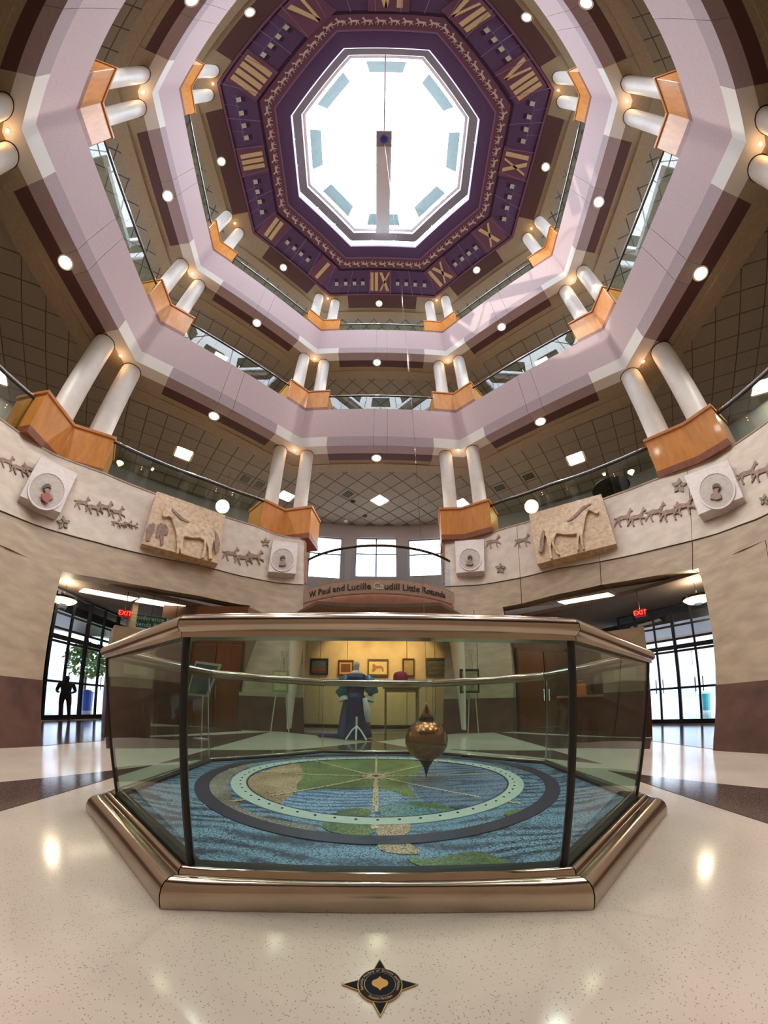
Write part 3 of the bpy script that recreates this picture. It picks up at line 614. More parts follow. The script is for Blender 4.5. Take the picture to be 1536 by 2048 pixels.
        b = MB(); b.tube([(*bulge(j / 12), zb_ + RH - .07) for j in range(13)], .03, 6); obj('rail_channel', b, black, t)
# downlights in the maroon soffits
DL = {'A': [(131, 525, 'left'), (428, 832, 'left front'), (753, 916, 'front'), (1081, 843, 'right front'), (1401, 547, 'right')],
      'B': [(336, 392, 'left'), (514, 646, 'left front'), (754, 725, 'front'), (1003, 654, 'right front'), (1197, 404, 'right'), (384, 1, 'left rear'), (1172, 6, 'right rear')],
      'C': [(443, 323, 'left'), (567, 535, 'left front'), (758, 607, 'front'), (953, 540, 'right front'), (1091, 334, 'right'), (500, 25, 'left rear'), (1053, 35, 'right rear')]}
for LV, z in (('A', 12.86), ('B', 21.11), ('C', ZC)):
    for x, y, wh in DL[LV]:
        p = atz(x, y, z); t = thing('downlight', 'round recessed downlight in the dark soffit, %s side, ceiling of the %s' % (wh, GAL[LV]), 'light', (p[0], p[1], z), 'round downlights in the dark soffits')
        b = MB(); b.lathe([(.2, -.01), (.25, -.02), (.27, .0), (.27, .02)], (p[0], p[1], z), 24, cap=False); obj('trim_ring', b, whitep, t, smooth=True)
        b = MB(); b.lathe([(.03, -.12 if LV == 'A' else -.04), (.14, -.08 if LV == 'A' else -.03), (.21, -.005), (.21, .01)], (p[0], p[1], z), 24); obj('lens', b, downm, t, smooth=True)
        ld = bpy.data.lights.new('down', 'SPOT'); ld.energy = {'A': 430, 'B': 650, 'C': 450}[LV]; ld.color = (1, .95, .89); ld.spot_size = math.radians(125); ld.spot_blend = .8; ld.shadow_soft_size = .12
        lo = bpy.data.objects.new('downlight_bulb', ld); COL.objects.link(lo); lo.parent = t; lo.location = (0, 0, -.14)

# ================================================================== OUTER WALLS of the galleries with window openings
def arcwall(mb, a0, a1, R, z0, z1, n, th=.3):
    A = [math.radians(a0 + (a1 - a0) * i / n) for i in range(n + 1)]; row = lambda r, z: [(r * math.cos(a), r * math.sin(a), z) for a in A]
    mb.ringloft([row(R, z0), row(R, z1), row(R + th, z1), row(R + th, z0), row(R, z0)], False)
    mb.add([(r * math.cos(a), r * math.sin(a), z) for a in (A[0], A[-1]) for r, z in ((R, z0), (R, z1), (R + th, z1), (R + th, z0))], [(0, 1, 2, 3), (4, 5, 6, 7)])
cream = mat('cream_wall', (196, 180, 140), .8, noise=(2, .06)); greyw = mat('grey_wall', (176, 172, 180), .7)
ow = sroot('wall_outer', 'outer gallery walls'); R1 = 17.0
def az_of(x, y, R=R1):
    v = ray(x, y); A = v[0] ** 2 + v[1] ** 2; B = CC[0] * v[0] + CC[1] * v[1]; D = CC[0] ** 2 + CC[1] ** 2 - R * R; t = (-B + math.sqrt(B * B - A * D)) / A; p = CC + v * t; return azz(p), p[2]
def wall_open(z0, z1, opens, m, R=R1):      # opens: list of (az0, az1, zo0, zo1)
    opens = sorted(opens); a = 0
    for o in opens + [(360, 360, 0, 0)]:
        if o[0] > a: b = MB(); arcwall(b, a, o[0], R, z0, z1, max(2, int((o[0] - a) / 5))); obj('wall_panel', b, m, ow, smooth=True, angle=30)
        if o[0] < 360:
            b = MB(); arcwall(b, o[0], o[1], R, z0, o[2], 4); obj('wall_panel', b, m, ow, smooth=True, angle=30)
            if o[3] < z1: b = MB(); arcwall(b, o[0], o[1], R, o[3], z1, 4); obj('wall_panel', b, m, ow, smooth=True, angle=30)
        a = o[1]
R1 = 17.0
def win(px0, px1, py0, py1, lev):
    a, z0 = az_of(px0, py1); c, z1 = az_of(px1, py0); a, c = min(a, c), max(a, c); return (a, c, min(z0, z1), max(z0, z1))
WIN2 = [win(615, 684, 1076, 1152, 0), win(710, 793, 1076, 1152, 0), win(819, 880, 1076, 1152, 0)]
zz = [az_of(500, 1046)[0], az_of(1012, 1030)[0]]
WIN2 += [(zz[0] - 3, zz[0] + 4, 9.2, 10.8), (zz[1] - 4, zz[1] + 3, 9.2, 10.8)]
wall_open(3.5, 13.0, [(a, c, z0, z1) for a, c, z0, z1 in WIN2], greyw, R1)
l3 = [az_of(x, y) for x, y in ((205, 300), (262, 470), (1322, 320), (1262, 490))]
WIN3 = [(min(l3[0][0], l3[1][0]) - 4, max(l3[0][0], l3[1][0]) + 4, 17.0, 20.8), (86, 94, 17.4, 20.0)]
r3 = [l3[2][0], l3[3][0]]; ra, rb = min(r3), max(r3)
if rb > 180: WIN3.append((rb - 4, 359.5, 17.0, 20.8)); WIN3.append((0.5, (ra if ra < 180 else 0) + 6, 17.0, 20.8))
else: WIN3.append((max(.5, ra - 4), rb + 4, 17.0, 20.8))
wall_open(13.2, 21.3, WIN3, cream, R1)
wall_open(21.5, 28.1, [], cream, R1)
wn = 2
for (W, zl) in ((WIN2, 'lowest gallery'), (WIN3, 'middle gallery')):
    for a, c, z0, z1 in W:
        s = sroot('window_%d' % wn, 'window in the outer wall of the %s' % zl); wn += 1
        pt = lambda t, z, r=R1 + .1: (r * math.cos(math.radians(a + (c - a) * t)), r * math.sin(math.radians(a + (c - a) * t)), z)
        n_ = max(1, int(round((c - a) / 6)))
        for i in range(n_):
            P = [pt(i / n_, z0), pt((i + 1) / n_, z0), pt((i + 1) / n_, z1), pt(i / n_, z1)]; b = MB(); b.add(P, [(0, 1, 2, 3)]); obj('pane', b, wglass, s, fix=False)
        for i in range(n_ + 1): b = MB(); b.tube([pt(i / n_, z0), pt(i / n_, z1)], .05, 4); obj('mullion', b, darkmetal, s)
        for z in (z0, z0 + (z1 - z0) * .58, z1): b = MB(); b.tube([pt(i / 6, z) for i in range(7)], .05, 4); obj('transom', b, darkmetal, s)
# gallery floors (undersides are the ceilings; edges rest on the bands)
for k, (z, V, m) in enumerate((((6.5, None, taupe)), (15.2, OCT, taupe), (23.6, OCT, taupe))):
    b = MB(); inn = [((p[0] * 1.02, p[1] * 1.02)) for p in OCT] if V is None else offset(OCT, .45); o8 = [(16.9 * math.cos(math.radians(22.5 + 45 * q)), 16.9 * math.sin(math.radians(22.5 + 45 * q))) for q in range(8)]
    if V is None:
        n = 48; a_ = [math.radians(90 - 180 + 360 * i / n) for i in range(n)]
        inn = []
        for a in a_:
            d = math.degrees(a) % 360
            if abs(d - 90) < 20.5: y = 8.0 - 0 ; r = 2.0; x_ = math.cos(a); inn.append((16.4 * math.cos(a), 16.4 * math.sin(a)))
            else: p = wpt(d, 6.4); inn.append((p[0] * 1.02, p[1] * 1.02))
        o8 = [(16.6 * math.cos(a), 16.6 * math.sin(a)) for a in a_]
    ringpoly(b, inn, o8, z - .25, z); struct('floor_%d' % (k + 2), b, m, label='floor slab of a gallery')

# ================================================================== LOBBY behind the portals
lc = sroot('ceiling_6', 'dark lobby ceiling behind the portals'); ZL = 3.45
lobm = mat('lobby_ceiling', (104, 88, 78), .8, noise=(4, .08))
n = 64; b = MB(); A = [2 * PI * i / n for i in range(n)]
inn = []
for a in A:
    d = math.degrees(a) % 360; p = wpt(d, ZL); inn.append((p[0] * 1.05, p[1] * 1.05) if abs(d - 90) > 21 else (5.9 * math.cos(a), 5.9 * math.sin(a)))
ringpoly(b, inn, [(16.6 * math.cos(a), 16.6 * math.sin(a)) for a in A], ZL, ZL + .1); obj('ceiling_slab', b, lobm, lc)
lw = sroot('wall_lobby', 'lobby walls seen through the portals')
def vwall(P, Q, z0, z1, m, name='wall_panel', par=None, th=.15, out=None):
    P = np.array(P[:2], float); Q = np.array(Q[:2], float); d = (Q - P) / np.linalg.norm(Q - P); nn = np.array([d[1], -d[0]])
    if nn @ P < 0: nn = -nn
    b = MB(); b.slab([(P[0], P[1], z0), (Q[0], Q[1], z0), (Q[0], Q[1], z1), (P[0], P[1], z1)], (nn[0], nn[1], 0), th); return obj(name, b, m, par or lw)
lobw = mat('lobby_stone', (130, 108, 84), .6, noise=(2, .15)); woodw = brownwood
for sgn, px in ((-1, ((85, 1440), (210, 1436))), (1, ((1430, 1446), (1305, 1447)))):
    side = 'left' if sgn < 0 else 'right'
    P = np.array(atz(*px[0], 0)[:2]); Q = np.array(atz(*px[1], 0)[:2]); d = (Q - P) / np.linalg.norm(Q - P); P0 = P - d * 1.3; Q0 = Q + d * .8
    nn = np.array([d[1], -d[0]]); nn = nn if nn @ P > 0 else -nn; Lw = np.linalg.norm(Q0 - P0)
    D = sroot('door_%d' % (1 if sgn < 0 else 2), 'glazed entrance doors in dark frames, %s' % side)
    nb = 7; hz = [0, .06, .98, 2.0, 2.12, 2.34, 2.72, 3.28]
    for i in range(nb + 1):
        p = P0 + d * (Lw * i / nb); wdt = .09 if i % 2 == 0 else .06; b = MB(); b.box((p[0], p[1], 1.65), (wdt, wdt, 3.3), math.atan2(d[1], d[0])); obj('door_post', b, darkmetal, D)
    for z in hz[1:]:
        c_ = (P0 + Q0) / 2; b = MB(); b.box((c_[0], c_[1], z), (Lw, .07, .12 if z in (2.12, .06) else .06), math.atan2(d[1], d[0])); obj('door_rail', b, darkmetal, D)
    for i in range(nb):
        p, q = P0 + d * (Lw * (i + .03) / nb), P0 + d * (Lw * (i + .97) / nb)
        b = MB(); b.slab([(p[0], p[1], .1), (q[0], q[1], .1), (q[0], q[1], 2.06), (p[0], p[1], 2.06)], (nn[0], nn[1], 0), .008); obj('door_glass', b, wglass, D)
        b = MB(); b.slab([(p[0], p[1], 2.16), (q[0], q[1], 2.16), (q[0], q[1], 3.22), (p[0], p[1], 3.22)], (nn[0], nn[1], 0), .008)
        obj('transom_glass', b, wglass if (i in (1, 2, 3)) == (sgn < 0) or i in (2, 3) else rglass, D)
        b = MB(); h = p + d * (.08 if i % 2 else Lw / nb - .12) - nn * .06; b.tube([(h[0], h[1], .85), (h[0], h[1], 1.25)], .015, 6); obj('door_handle', b, steel, D)
    # dark overhang seen through the upper panes
    c_ = (P0 + Q0) / 2 + nn * 1.8; b = MB(); b.box((c_[0], c_[1], 3.05), (Lw + 2, 2.6, .25), math.atan2(d[1], d[0])); obj('canopy', b, darkmetal, D)
    vwall(P0, P0 - d * 5 + nn * -.0, 0, ZL, lobw, par=lw)
    fx = (lambda x: x) if sgn < 0 else (lambda x: 1516 - x); WA, WB, WC = [np.array(atz(fx(x_), y_, 0)[:2]) for x_, y_ in ((482, 1457), (374, 1451), (305, 1447))]; B1 = WA; vwall(Q0, WC + nrmz(WC - WB) * .8, 0, ZL, lobw) if sgn < 0 else None
    vwall(WB, WA, 0, ZL, woodw, 'wood_panel')
    if sgn < 0: vwall(WC, WB, 0, ZL, mat('dark_panel', (74, 44, 26), .5, noise=(4, .2)), 'wood_panel')
    vwall(WA, np.array([sgn * 3.2, 7.6]), 0, ZL, lobw)
    # wooden doors standing in front of the panelling
    for j in range(2):
        dw = nrmz(WB - WA); n3 = np.array([dw[1], -dw[0]]); n3 = n3 if n3 @ WA < 0 else -n3; LW_ = np.linalg.norm(WB - WA); wl_ = LW_ * .46; cc = WA + dw * (LW_ * (.26 + .48 * j)) + n3 * .06; ax3 = (np.array([dw[0], dw[1], 0]), np.array([n3[0], n3[1], 0]), np.array([0, 0, 1.])); t_ = thing('wooden_door', '%s brown wooden door leaf behind the %s end of the glass case' % ('inner' if j == 0 else 'outer', side), 'door', (cc[0], cc[1], 0), 'brown wooden door leaves')
        b = MB(); b.box((cc[0], cc[1], 1.15), (wl_, .06, 2.3), ax=ax3); obj('leaf', b, woodw if j else mat('door_red_brown', (120, 62, 28), .35, noise=(4, .2, (1, 1, .15))), t_, bevel=.008)
        b = MB(); hp = cc + dw * (wl_ * (-.42 if j else .42)) + n3 * .08; b.tube([(hp[0], hp[1], .8), (hp[0], hp[1], 1.15)], .015, 6); obj('handle', b, steel, t_)
        b = MB(); hp = cc + dw * (wl_ * (.54 if j else -.54)); b.box((hp[0], hp[1], 1.2), (.06, .12, 2.4), ax=ax3); obj('frame_post', b, mat('door_frame', (70, 44, 28), .5), t_)
    # low stone pier
    pp = ((209, 1475), (300, 1475)) if sgn < 0 else ((1305, 1473), (1210, 1473)); a, c = np.array(atz(*pp[0], 0)[:2]), np.array(atz(*pp[1], 0)[:2])
    dd = (c - a) / np.linalg.norm(c - a); n2 = np.array([dd[1], -dd[0]]); n2 = n2 if n2 @ a > 0 else -n2; w2 = 1.1
    zt = atver(*(((212, 1247), (1302, 1251))[sgn > 0]), a)[2]
    t_ = thing('stone_pier', 'free-standing travertine pier with dark stone foot beside the %s entrance' % side, 'pier', (a[0], a[1], 0), 'free-standing stone piers')
    fpp = [a, c, c + n2 * w2, a + n2 * w2]
    if sum(fpp[i - 1][0] * fpp[i][1] - fpp[i][0] * fpp[i - 1][1] for i in range(4)) < 0: fpp = fpp[::-1]
    b = MB(); b.prism(fpp, 0, ZD); obj('foot', b, travd, t_); b = MB(); b.prism(fpp, ZD + .004, zt); obj('shaft', b, trav, t_)
    f = n2 * -.012; sp = a + dd * .25; b = MB(); b.slab([(sp[0] + f[0], sp[1] + f[1], 1.15), (*(sp + dd * .45 + f), 1.15), (*(sp + dd * .45 + f), 1.7), (sp[0] + f[0], sp[1] + f[1], 1.7)], (-n2[0], -n2[1], 0), .015); obj('notice_frame', b, mat('notice', (176, 160, 132), .6), t_)
cp = np.array(atz(1168, 1462, 0)); ct = thing('reception_counter', 'brown wooden counter seen through the right side of the glass case', 'counter', tuple(cp))
vd = nrmz([cp[0] - CC[0], cp[1] - CC[1], 0]); vr = np.array([vd[1], -vd[0], 0.]); cc = cp + vd * .5; axc = (vr, vd, np.array([0, 0, 1.]))
b = MB(); b.box((cc[0], cc[1], .42), (1.2, .6, .84), ax=axc); obj('counter_body', b, brownwood, ct, bevel=.01); b = MB(); b.box((cc[0], cc[1], .87), (1.35, .75, .06), ax=axc); obj('counter_top', b, mat('counter_tan', (176, 116, 64), .4), ct, bevel=.01)
oc = cc - vr * .05; t_ = thing('bag', 'orange paper bag standing on the brown counter', 'bag', (oc[0], oc[1], .9)); b = MB(); b.box((oc[0], oc[1], 1.05), (.30, .2, .30), ax=axc); obj('bag_body', b, mat('bag_orange', (224, 130, 50), .6), t_, bevel=.01)
b = MB(); b.tube([oc * [1, 1, 0] + vr * -.08 + [0, 0, 1.19], oc * [1, 1, 0] + vr * -.05 + [0, 0, 1.3], oc * [1, 1, 0] + vr * .05 + [0, 0, 1.3], oc * [1, 1, 0] + vr * .08 + [0, 0, 1.19]], .012, 6); obj('handle', b, MATS['bag_orange'], t_)
oc = cc + vr * .42; t_ = thing('chair', 'dark round-backed chair behind the right end of the counter', 'chair', (oc[0], oc[1], 0)); b = MB(); b.lathe([(.02, -.34), (.14, -.3), (.2, -.1), (.2, .12), (.13, .3), (.02, .34)], (oc[0] + vd[0] * .5, oc[1] + vd[1] * .5, 1.1), 18); obj('backrest', b, black, t_, smooth=True)
b = MB(); b.lathe([(.22, 0), (.24, .06), (.2, .1)], (oc[0] + vd[0] * .5, oc[1] + vd[1] * .5, .5), 18); obj('seat', b, black, t_); b = MB(); b.tube([(oc[0] + vd[0] * .5, oc[1] + vd[1] * .5, .02), (oc[0] + vd[0] * .5, oc[1] + vd[1] * .5, .8)], .03, 8); obj('post', b, steel, t_)
# fluorescent troffers in the lobby ceiling
def quadlamp(name, px, z, lab, grp):
    P = [atz(x, y, z) for x, y in px]; c_ = sum(P) / 4; t = thing(name, lab, 'light', tuple(c_), grp)
    b = MB(); b.slab([p + (p - c_) / np.linalg.norm(p - c_) * .06 for p in P], (0, 0, 1), .05); obj('housing', b, lobm, t)
    b = MB(); b.slab([p - np.array([0, 0, .012]) for p in P], (0, 0, 1), .01); obj('diffuser', b, mat('lobby_diffuser', (255, 240, 210), .5, emit=((255, 236, 200), 3.5)), t)
quadlamp('lobby_light', [(168, 1176), (276, 1196), (262, 1202), (158, 1183)], ZL - .01, 'long ceiling light in the lobby, left of the two behind the left portal', 'long lobby ceiling lights')
quadlamp('lobby_light', [(282, 1195), (374, 1212), (362, 1218), (270, 1203)], ZL - .01, 'long ceiling light in the lobby, right of the two behind the left portal', 'long lobby ceiling lights')
quadlamp('lobby_light', [(1115, 1203), (1216, 1185), (1229, 1191), (1130, 1208)], ZL - .01, 'long ceiling light in the lobby behind the right portal', 'long lobby ceiling lights')
def bowl(px, py, z, r, lab, hang=1.0, cz=ZL, m=bowlm, globe=False):
    p = atz(px, py, z); t = thing('pendant_bowl', lab, 'lamp', tuple(p), 'glowing bowl lamps')
    if globe:
        b = MB(); b.lathe([(r * math.cos(a) + .001, r * math.sin(a)) for a in [-PI / 2 + PI * i / 14 for i in range(15)]], tuple(p), 28); obj('globe', b, m, t, smooth=True)
        b = MB(); b.lathe([(r * .3, r * .93), (r * .3, r * 1.08)], tuple(p), 20); obj('top_cap', b, bronzed, t)
        b = MB(); b.tube([(p[0], p[1], p[2] + r), (p[0], p[1], cz)], .014, 6); obj('hanger', b, steel, t); return
    b = MB(); b.lathe([(r * .3, -r * .42), (r * .7, -r * .3), (r * .95, -r * .1), (r, 0), (r * .97, .02)], tuple(p), 28); obj('bowl', b, m, t, smooth=True)
    b = MB(); b.lathe([(r * .32, -r * .45), (r * .3, -r * .40)], tuple(p), 20); obj('bottom_cap', b, bronzed, t)
    b = MB(); b.lathe([(r * 1.02, -.02), (r * 1.02, .03)], tuple(p), 28); obj('rim', b, bronzed, t)
    b = MB(); b.tube([(p[0], p[1], p[2] + .02), (p[0], p[1], cz)], .012, 6); obj('hanger', b, steel, t)
    ld = bpy.data.lights.new('bulb', 'POINT'); ld.energy = 40; ld.color = (1, .85, .6); ld.shadow_soft_size = .1; lo = bpy.data.objects.new('bowl_bulb', ld); COL.objects.link(lo); lo.parent = t; lo.location = (0, 0, .18)
bowl(128, 1198, 3.02, .34, 'glowing bowl pendant lamp at the outer end of the left portal')
bowl(1394, 1196, 3.02, .34, 'glowing bowl pendant lamp at the outer end of the right portal')
bowl(445, 1013, 10.6, .36, 'round pale yellow globe lamp above the left stone frieze', cz=12.9, globe=True)
bowl(1063, 1013, 10.6, .36, 'round pale yellow globe lamp above the right stone frieze', cz=12.9, globe=True)
for px, py, wh in ((240, 926, 'left'), (1262, 944, 'right')):
    p = atz(px, py, 11.4); t = thing('cone_lamp', 'small white cone lamp seen through the %s gallery railing' % wh, 'lamp', tuple(p), 'small white cone lamps')
    b = MB(); b.lathe([(.02, -.2), (.17, 0), (.17, .03)], tuple(p), 18); obj('shade', b, bowlm, t, smooth=True); b = MB(); b.tube([tuple(p), (p[0], p[1], 12.9)], .01, 5); obj('cord', b, black, t)
# exit signs and the green direction sign
def sign_at(name, px, w_, h_, z, lab, text, bgm, txm, cat='sign', size=None, lines=1, yaw=None, depth=.05):
    P = atz(*px, z); to = nrmz([CC[0] - P[0], CC[1] - P[1], 0]); rt = np.cross(np.array([0, 0, 1.]), to); up = np.array([0, 0, 1.])
    t = thing(name, lab, cat, tuple(P))
    b = MB(); b.box(P, (w_, h_, depth), ax=(rt, up, to)); obj('sign_panel', b, bgm, t, bevel=.004)
    ls = text.split('\n')
    for i, l in enumerate(ls):
        sz = size or h_ * .7 / len(ls); x_ = -len(l) * sz * .27
        for wd_ in l.split(' '):
            me = text_mesh(wd_, sz, .003, 'LEFT'); o = link_mesh('word', me, txm, t); wx = max([v.co.x for v in me.vertices])
            if len(ls) == 1: x_ = -wx / 2
            o.matrix_local = Matrix.Translation(-Vector(P)) @ basis(rt, up, to, P + to * (depth / 2 + .004) + rt * x_ + up * ((len(ls) - 1) / 2 - i) * h_ / len(ls)); x_ += wx + sz * .35
    return t, P
t, P = sign_at('exit_sign', (250, 1227), .30, .20, 2.86, 'small red lit exit sign hanging in the left portal', 'EXIT', mat('exit_face', (90, 8, 6), .5, emit=((255, 10, 8), .16)), mat('exit_letter', (255, 60, 50), .5, emit=((255, 50, 40), 4)), size=.17)
b = MB(); b.tube([(P[0], P[1], P[2] + .1), (P[0], P[1], ZL)], .012, 5); obj('hanger', b, bronzed, t)
t, P = sign_at('exit_sign', (1280, 1226), .28, .19, 2.86, 'small red lit exit sign hanging in the right portal', 'EXIT', MATS['exit_face'], MATS['exit_letter'], size=.16)
b = MB(); b.tube([(P[0], P[1], P[2] + .1), (P[0], P[1], ZL)], .012, 5); obj('hanger', b, bronzed, t)
t, P = sign_at('direction_sign', (325, 1248), 1.3, .34, 2.62, 'dark green hanging direction sign with two lines of pale lettering', 'Conference Room A\nFriends Bookstore', mat('sign_green', (20, 62, 48), .5), mat('sign_letter', (150, 180, 160), .6), size=.17)
for dx in (-.4, .4): b = MB(); b.tube([(P[0] + dx, P[1], P[2] + .17), (P[0] + dx, P[1], ZL)], .008, 5); obj('hanger', b, bronzed, t)

# ================================================================== CURVED BALCONY in the middle
by, bR = 10.025, 3.625; bal = sroot('trim_3', 'bowed brown balcony front over the gallery with raised lettering')
def arcp(t, z, dr=0): a = math.radians(-90 + t * 44); return ((bR + dr) * math.cos(a), by + (bR + dr) * math.sin(a), z)
brn = mat('balcony_brown', (182, 132, 112), .55, noise=(6, .12)); brn2 = mat('balcony_tan', (182, 156, 138), .6, noise=(6, .1))
b = MB(); b.ringloft([[arcp(-1 + i / 20, z, dr) for i in range(41)] for z, dr in ((4.5, -.25), (4.5, .04), (4.02, .04), (4.02, .0), (3.97, .10), (3.85, .11), (3.6, .03), (3.42, .0), (3.3, .05), (3.2, .0), (3.2, -.3))], False); obj('fascia_mould', b, brn, bal, smooth=True, angle=30)
b = MB(); b.ringloft([[arcp(-1 + i / 20, z, .05) for i in range(41)] for z in (4.46, 4.05)], False); obj('name_band', b, brn2, bal, smooth=True)
b = MB(); b.prism([arcp(-1 + i / 20, 0)[:2] for i in range(41)] + [(2.9, 8.6), (3.2, 9.5), (5.6, 16.3), (-5.6, 16.3), (-3.2, 9.5), (-2.9, 8.6)], 3.9, 4.3); obj('balcony_slab', b, brn, bal)
TXT = 'W. Paul and Lucille Caudill Little Rotunda'
adv = {'i': .42, 'l': .40, '.': .42, ' ': .42, 't': .5, 'r': .55, 'W': 1.35, 'L': .85, 'C': 1.1, 'R': 1.05, 'P': 1.0, 'a': .85, 'u': .85, 'd': .88, 'n': .85, 'e': .85, 'c': .8, 'o': .88}
tot = sum(adv.get(c, .8) for c in TXT); x = 0
for ci_, ch in enumerate(TXT):
    a_ = adv.get(ch, .8); t_ = (-1 + 2 * (x + a_ / 2) / tot) * .84 - .015; x += a_
    if ch == ' ': continue
    me = text_mesh(ch, .30, .012); p = np.array(arcp(t_, 4.25, .06)); nr = nrmz([p[0], p[1] - by, 0]); o = link_mesh('letter', me, mat('letter_metal', (86, 74, 74), .35, .6) if TXT[:TXT.index(' Lit')].find('Caudill') not in (ci_, ci_ - 1) else mat('letter_highlight', (225, 218, 215), .4), bal)  # two letters take a pale colour as a painted highlight on the metal
    o.matrix_local = basis(np.cross([0, 0, 1.], nr), (0, 0, 1), nr, p)
t = thing('glass_railing', 'bowed glass railing with dark arched handrail on the middle balcony', 'railing', (0, 6.4, 4.5))
bglass = glass('balcony_glass', (.74, .88, 1.0), 1.2)
for i in range(6):
    b = MB(); b.ringloft([[arcp(-1 + (i + .01 + .98 * j / 5) / 3, z, -.06) for j in range(6)] for z in (4.5, 5.66)], False); obj('glass_panel', b, bglass, t, fix=False)
b = MB(); b.tube([arcp(-1 + i / 16, 5.7, -.06) for i in range(33)], .045, 10); obj('handrail', b, bronzed, t, smooth=True)
# brown end trims of the frieze
for px, s_i in ((611, 0), (887, 1)):
    b = MB(); P0_, P1_ = onwall(px, 1085, .05), onwall(px, 1168, .05); b.tube([P0_, P1_], .04, 4); tag(obj('frieze_end_trim', b, woodbase), 'thin brown vertical end strip of the %s frieze' % ('left' if s_i == 0 else 'right'), 'trim')

# ================================================================== DISPLAY GALLERY under the balcony
scr = mat('screen_fabric', (204, 188, 158), .8, noise=(6, .06)); scw = mat('screen_white', (226, 220, 208), .7)
zs = 3.0
def Pz(x, y): p = atz(x, y, 0); return np.array(p[:2])
t = thing('folding_screen', 'wide cream display screen on small wheels below the balcony', 'screen', (0, 7.1, 0))
ys = float(atz(757, 1458, 0)[1]); X = lambda x: float(aty(x, 1400, ys)[0])
xs = [609, 638, 693, 814, 871, 899]
for i in range(5):
    b = MB(); xa, xb = X(xs[i]) + .008, X(xs[i + 1]) - .008; b.box(((xa + xb) / 2, ys + .03, .12 + (zs - .12) / 2), (xb - xa, .05, zs - .12)); obj('screen_panel', b, scr, t)
for sx, pxf in ((-1, (577, 1466)), (1, (932, 1468))):
    q = Pz(*pxf); p = np.array([X(609) if sx < 0 else X(899), ys]); d = q - p; nn = nrmz([d[1], -d[0], 0])
    b = MB(); b.slab([(p[0], p[1], .1), (q[0], q[1], .1), (q[0], q[1], zs), (p[0], p[1], zs)], nn, .05); obj('screen_wing', b, scw, t)
    b = MB(); c_ = q * .75 + p * .25; b.tube([(c_[0] - .2, c_[1] - .15, .06), (c_[0] + .2, c_[1], .06)], .02, 6); b.lathe([(.04, 0), (.04, .06)], (c_[0] - .2, c_[1] - .15, 0), 10); obj('wheel', b, black, t)
b = MB(); b.box(((X(609) + X(899)) / 2, ys, .09), (X(899) - X(609), .06, .03)); obj('bottom_bar', b, black, t)
# warm track lamps over the screen
for i, x in enumerate((-1.1, -.35, .4, 1.15)):
    t_ = thing('track_lamp', 'small track lamp above the display screen, number %s from the left' % ['one', 'two', 'three', 'four'][i], 'lamp', (x, ys - 1.0, 3.1), 'track lamps above the display screen')
    t_['label'] = 'small black track lamp above the display screen, %s' % ['leftmost of four', 'second from the left', 'third from the left', 'rightmost of four'][i]
    b = MB(); b.lathe([(.03, .12), (.05, .0), (.055, -.02)], (x, ys - 1.0, 2.98), 12, cap=False); obj('head', b, black, t_)
    ld = bpy.data.lights.new('track', 'SPOT'); ld.energy = 60; ld.color = (1, .52, .20); ld.spot_size = 1.5; ld.spot_blend = .6; ld.shadow_soft_size = .05; lo = bpy.data.objects.new('track_bulb', ld); COL.objects.link(lo); lo.parent = t_; lo.location = (0, 0, -.14)
    lo.rotation_euler = Vector((0, -.9, .75)).to_track_quat('Z', 'Y').to_euler()
def painting(px, m_in, m_fr, lab, extra=None, yo=.0, mount=None):
    x0, y0, x1, y1 = px; yy = ys - .02 - yo; A, B = aty(x0, y0, yy), aty(x1, y1, yy); w_, h_ = abs(B[0] - A[0]), abs(A[2] - B[2]); c = ((A[0] + B[0]) / 2, yy, (A[2] + B[2]) / 2)
    t = thing('framed_picture', lab, 'picture', c, 'pictures on the display screen'); fr = min(w_, h_) * .1
    for dx, dz, sx, sz in ((0, h_ / 2 - fr / 2, w_, fr), (0, -h_ / 2 + fr / 2, w_, fr), (w_ / 2 - fr / 2, 0, fr, h_ - 2 * fr), (-w_ / 2 + fr / 2, 0, fr, h_ - 2 * fr)):
        b = MB(); b.box((c[0] + dx, c[1] - .015, c[2] + dz), (sx, .04, sz)); obj('frame_bar', b, m_fr, t)
    b = MB(); b.box((c[0], c[1], c[2]), (w_ - fr, .012, h_ - fr)); obj('canvas', b, m_in if mount is None else mount, t)
    if mount is not None: b = MB(); b.box((c[0], c[1] - .008, c[2]), (w_ * .58, .01, h_ * .5)); obj('image', b, m_in, t)
    if extra: extra(t, c, w_, h_)
def blob(pts, m, nm):
    def f(t, c, w_, h_):
        b = MB(); b.slab([(c[0] + u * w_ / 2, c[1] - .012, c[2] + v * h_ / 2) for u, v in pts], (0, -1, 0), .006); obj(nm, b, m, t)
    return f
ink = mat('paint_brown', (110, 66, 40), .7, noise=(20, .3)); HS = [(-.6, -.5), (-.5, .0), (-.55, .3), (-.35, .45), (-.2, .2), (.3, .2), (.5, .05), (.55, -.5), (.4, -.5), (.35, -.1), (-.1, -.1), (-.35, -.5)]
painting((621, 1317, 656, 1350), mat('paint_slate', (66, 82, 98), .7, noise=(9, .3)), darkmetal, 'dark slate blue landscape picture in a black frame, leftmost on the screen', blob([(-.7, -.6), (-.7, -.2), (-.2, .0), (.3, -.15), (.75, -.3), (.75, -.6)], ink, 'painted_hills'))
painting((676, 1320, 707, 1352), ink, mat('frame_redbrown', (84, 40, 26), .5), 'small red brown picture with a tan mount, behind the blue dress', mount=mat('mount_tan', (196, 150, 110), .7))
